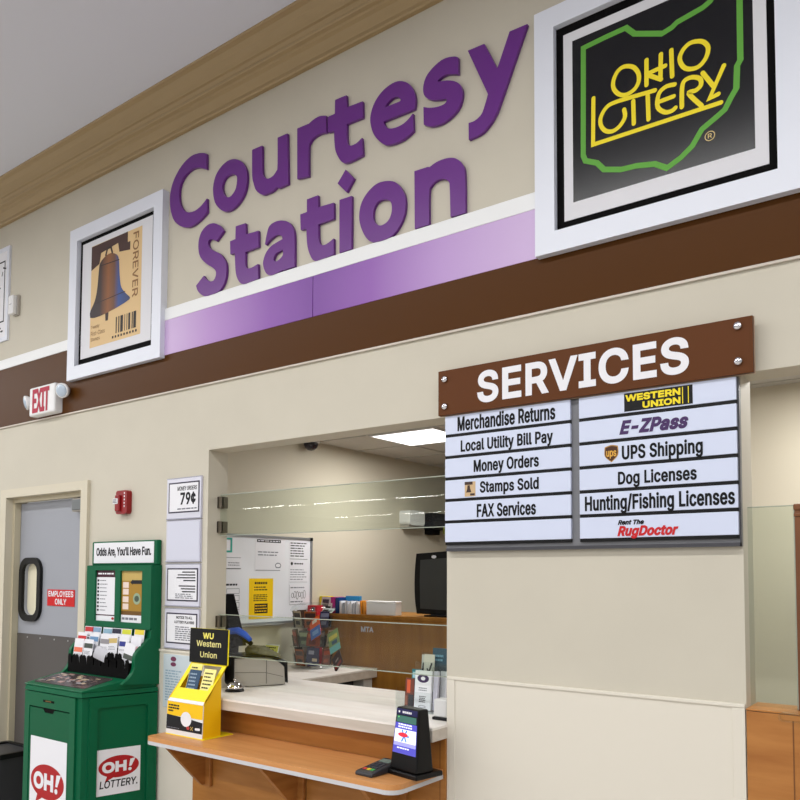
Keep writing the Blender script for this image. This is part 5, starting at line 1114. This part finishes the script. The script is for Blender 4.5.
# leaflet rack at the right end of the counter
t = thing('leaflet_rack', (-2.072, 0.27, 0.985), 'clear stepped rack of leaflets at the right end of the counter', 'rack')
b = B().m(ACRY)
b.box(-2.242, -2.032, 0.14, 0.144, 0.986, 1.08).box(-2.242, -2.032, 0.3, 0.304, 0.986, 1.2).box(-2.242, -2.238, 0.144, 0.36, 0.986, 1.09).box(-2.036, -2.032, 0.144, 0.36, 0.986, 1.2).box(-2.242, -2.032, 0.36, 0.364, 0.986, 1.24).box(-2.238, -2.036, 0.144, 0.36, 0.986, 0.99)
obj('tray', b, t)
def leaf(x0, x1, y, z0, z1, m, lb, draw, lean=0.08, th=0.004, name='leaflet', cat='leaflet'):
    f = Fr((x0, y, z0), (1, 0, 0), (0, lean, 1)); b = B().m(m).fbox(f, 0, x1-x0, 0, z1-z0, -th, 0)
    draw(b, f, x1-x0, z1-z0); solo(name, b, lb, cat, 'leaflets in the clear rack', flat=True)
def dw(b, f, w, h):
    b.m(pm(62, 44, 84))
    b.poly(f, ellipse(w*0.5, h*0.8, w*0.36, h*0.11, 20), 0.0006).m(PAPER).poly(f, ellipse(w*0.5, h*0.8, w*0.14, h*0.05, 12), 0.001)
    b.m(GREYINK); bars(b, f, w*0.25, w*0.8, h*0.58, h*0.47, 2, 0.0006, 0.4, 0.1, rb)
    b.m(INK); bars(b, f, w*0.3, w*0.75, h*0.36, h*0.18, 4, 0.0006, 0.5, 0.2, rb); b.m(GREYINK).stroke(f, ellipse(w*0.5, h*0.08, w*0.22, h*0.03, 12), 0.002, 0.0006, closed=True)
no = lambda b, f, w, h: None
leaf(-2.172, -2.080, 0.19, 0.992, 1.172, PAPER, 'white leaflet with dark purple emblem, front of the clear rack', dw, th=0.014)
leaf(-2.077, -2.052, 0.205, 0.992, 1.172, mat('leaflet_lilac', (214, 208, 226), 0.5), 'pale lilac leaflet stacked right behind the white one', no, th=0.014)
leaf(-2.062, -2.027, 0.24, 0.992, 1.17, mat('leaflet_white2', (224, 222, 230), 0.5), 'rearmost white leaflet of the front row in the clear rack', no, th=0.014)
def dk(b, f, w, h): b.m(INK).stroke(f, [(w*0.3, h*0.3), (w*0.75, h*0.75)], 0.01, 0.0006).stroke(f, [(w*0.7, h*0.3), (w*0.35, h*0.6)], 0.008, 0.0006)
leaf(-2.204, -2.144, 0.31, 1.06, 1.236, mat('leaflet_cream', (214, 208, 196), 0.5), 'cream card with bold black marks in the clear rack', dk)
leaf(-2.224, -2.208, 0.318, 1.06, 1.232, mat('leaflet_grey', (190, 190, 186), 0.5), 'narrow pale card left of the cream card in the rack', dk)
def dt(b, f, w, h): b.m(pm(170, 210, 226)).rect(f, w*0.1, w*0.9, h*0.75, h*0.92, 0.0006).m(pm(20, 80, 90)).rect(f, w*0.2, w*0.9, h*0.4, h*0.6, 0.0006)
leaf(-2.234, -2.182, 0.25, 1.0, 1.168, mat('leaflet_teal', (36, 120, 136), 0.4), 'teal card with pale top at the left of the rack', dt)
def do(b, f, w, h): b.m(pm(220, 96, 60)).rect(f, w*0.2, w*0.6, h*0.5, h*0.95, 0.0006).m(pm(60, 60, 66)).rect(f, w*0.4, w, 0, h*0.45, 0.0006).m(pm(160, 100, 80)).rect(f, w*0.05, w*0.3, h*0.1, h*0.4, 0.001)
leaf(-2.234, -2.184, 0.2, 0.992, 1.13, mat('leaflet_rust', (120, 62, 48), 0.4), 'rust and orange card at the front left of the rack', do)
leaf(-2.207, -2.147, 0.225, 0.992, 1.1, mat('leaflet_dark', (62, 62, 68), 0.4), 'dark grey card between orange and white leaflets', no)
def db(b, f, w, h): b.m(pm(120, 170, 196)); bars(b, f, w*0.15, w*0.8, h*0.9, h*0.75, 2, 0.0006, 0.5, 0.2, rb); b.m(pm(40, 44, 54)).rect(f, w*0.05, w*0.95, h*0.1, h*0.5, 0.0006)
leaf(-2.172, -2.087, 0.33, 1.0, 1.266, mat('leaflet_petrol', (30, 74, 96), 0.4), 'petrol blue box front in the back row of the rack', db, th=0.03, name='packet', cat='packet')
leaf(-2.077, -2.032, 0.335, 0.995, 1.25, mat('leaflet_slate', (70, 92, 116), 0.4), 'slate blue packet at the right end of the rack', db, th=0.03, name='packet', cat='packet')
def dp(b, f, w, h): b.m(pm(190, 110, 150)).rect(f, w*0.2, w*0.8, h*0.8, h*0.9, 0.0006).m(pm(240, 220, 60)).rect(f, w*0.1, w*0.7, h*0.62, h*0.7, 0.0006)
leaf(-2.107, -2.032, 0.375, 1.0, 1.312, mat('leaflet_pinkwhite', (232, 220, 226), 0.5), 'tall white packet with pink and yellow print at the rack back', dp, th=0.02, name='packet', cat='packet')
t = thing('receipt_printer', (-1.93, 0.1, 0.985), 'small white receipt printer on the counter at the right jamb', 'printer')
b = B().m(LGREY).box(-1.965, -1.895, 0.05, 0.12, 0.998, 1.075, 0.006); obj('body', b, t)
b = B().m(BLACK).box(-1.97, -1.89, 0.045, 0.125, 0.9855, 0.998, 0.003); obj('base', b, t)

# ================================================================ RIGHT OPENING
b = B().m(WOOD).box(-0.653, 1.3, -0.012, -0.0005, 0, 1.168, 0.001).m(WOOD).box(-0.654, 1.3, -0.013, 0.16, 1.1702, 1.176, 0.001)
b.m(mat('panel_seam', (120, 74, 34), 0.5)).box(-0.512, -0.508, -0.0128, -0.0118, 0, 1.15)
solo('wood_counter', b, 'wood veneer counter front at the right edge, below the frosted glass', 'counter')
t = thing('side_glass', (-0.55, 0.05, 1.176), 'clear glass side screen between the sign wall and the wooden post', 'glass screen')
b = B().m(GLASS).box(-0.652, -0.507, 0.05, 0.058, 1.178, 1.858); obj('pane', b, t)
b = B().m(GLASSE).box(-0.652, -0.507, 0.0495, 0.0585, 1.8575, 1.8605).box(-0.5068, -0.503, 0.0495, 0.0585, 1.178, 1.8605); obj('polished_edge', b, t)
b = B().m(ACRY).poly(wallf(-0.0135), rrect(-0.55, -0.3, 1.148, 1.176, 0.01), 0.0, 0.02, holes=[rrect(-0.546, -0.304, 1.152, 1.172, 0.008)])
solo('plastic_clip', b, 'clear rounded plastic holder at the top of the wood counter', 'holder')
t = thing('wooden_post', (-0.4, 0.1, 1.176), 'dark wooden post with moulded cap at the right edge', 'post')
b = B().m(WOODP).box(-0.502, -0.33, 0.04, 0.16, 1.1765, 1.82, 0.003); obj('shaft', b, t)
b = B().m(WOODP).box(-0.504, -0.328, 0.036, 0.164, 1.8202, 1.832, 0.003).box(-0.502, -0.33, 0.04, 0.16, 1.832, 1.842).box(-0.5045, -0.326, 0.034, 0.166, 1.842, 1.863, 0.004); obj('cap', b, t)
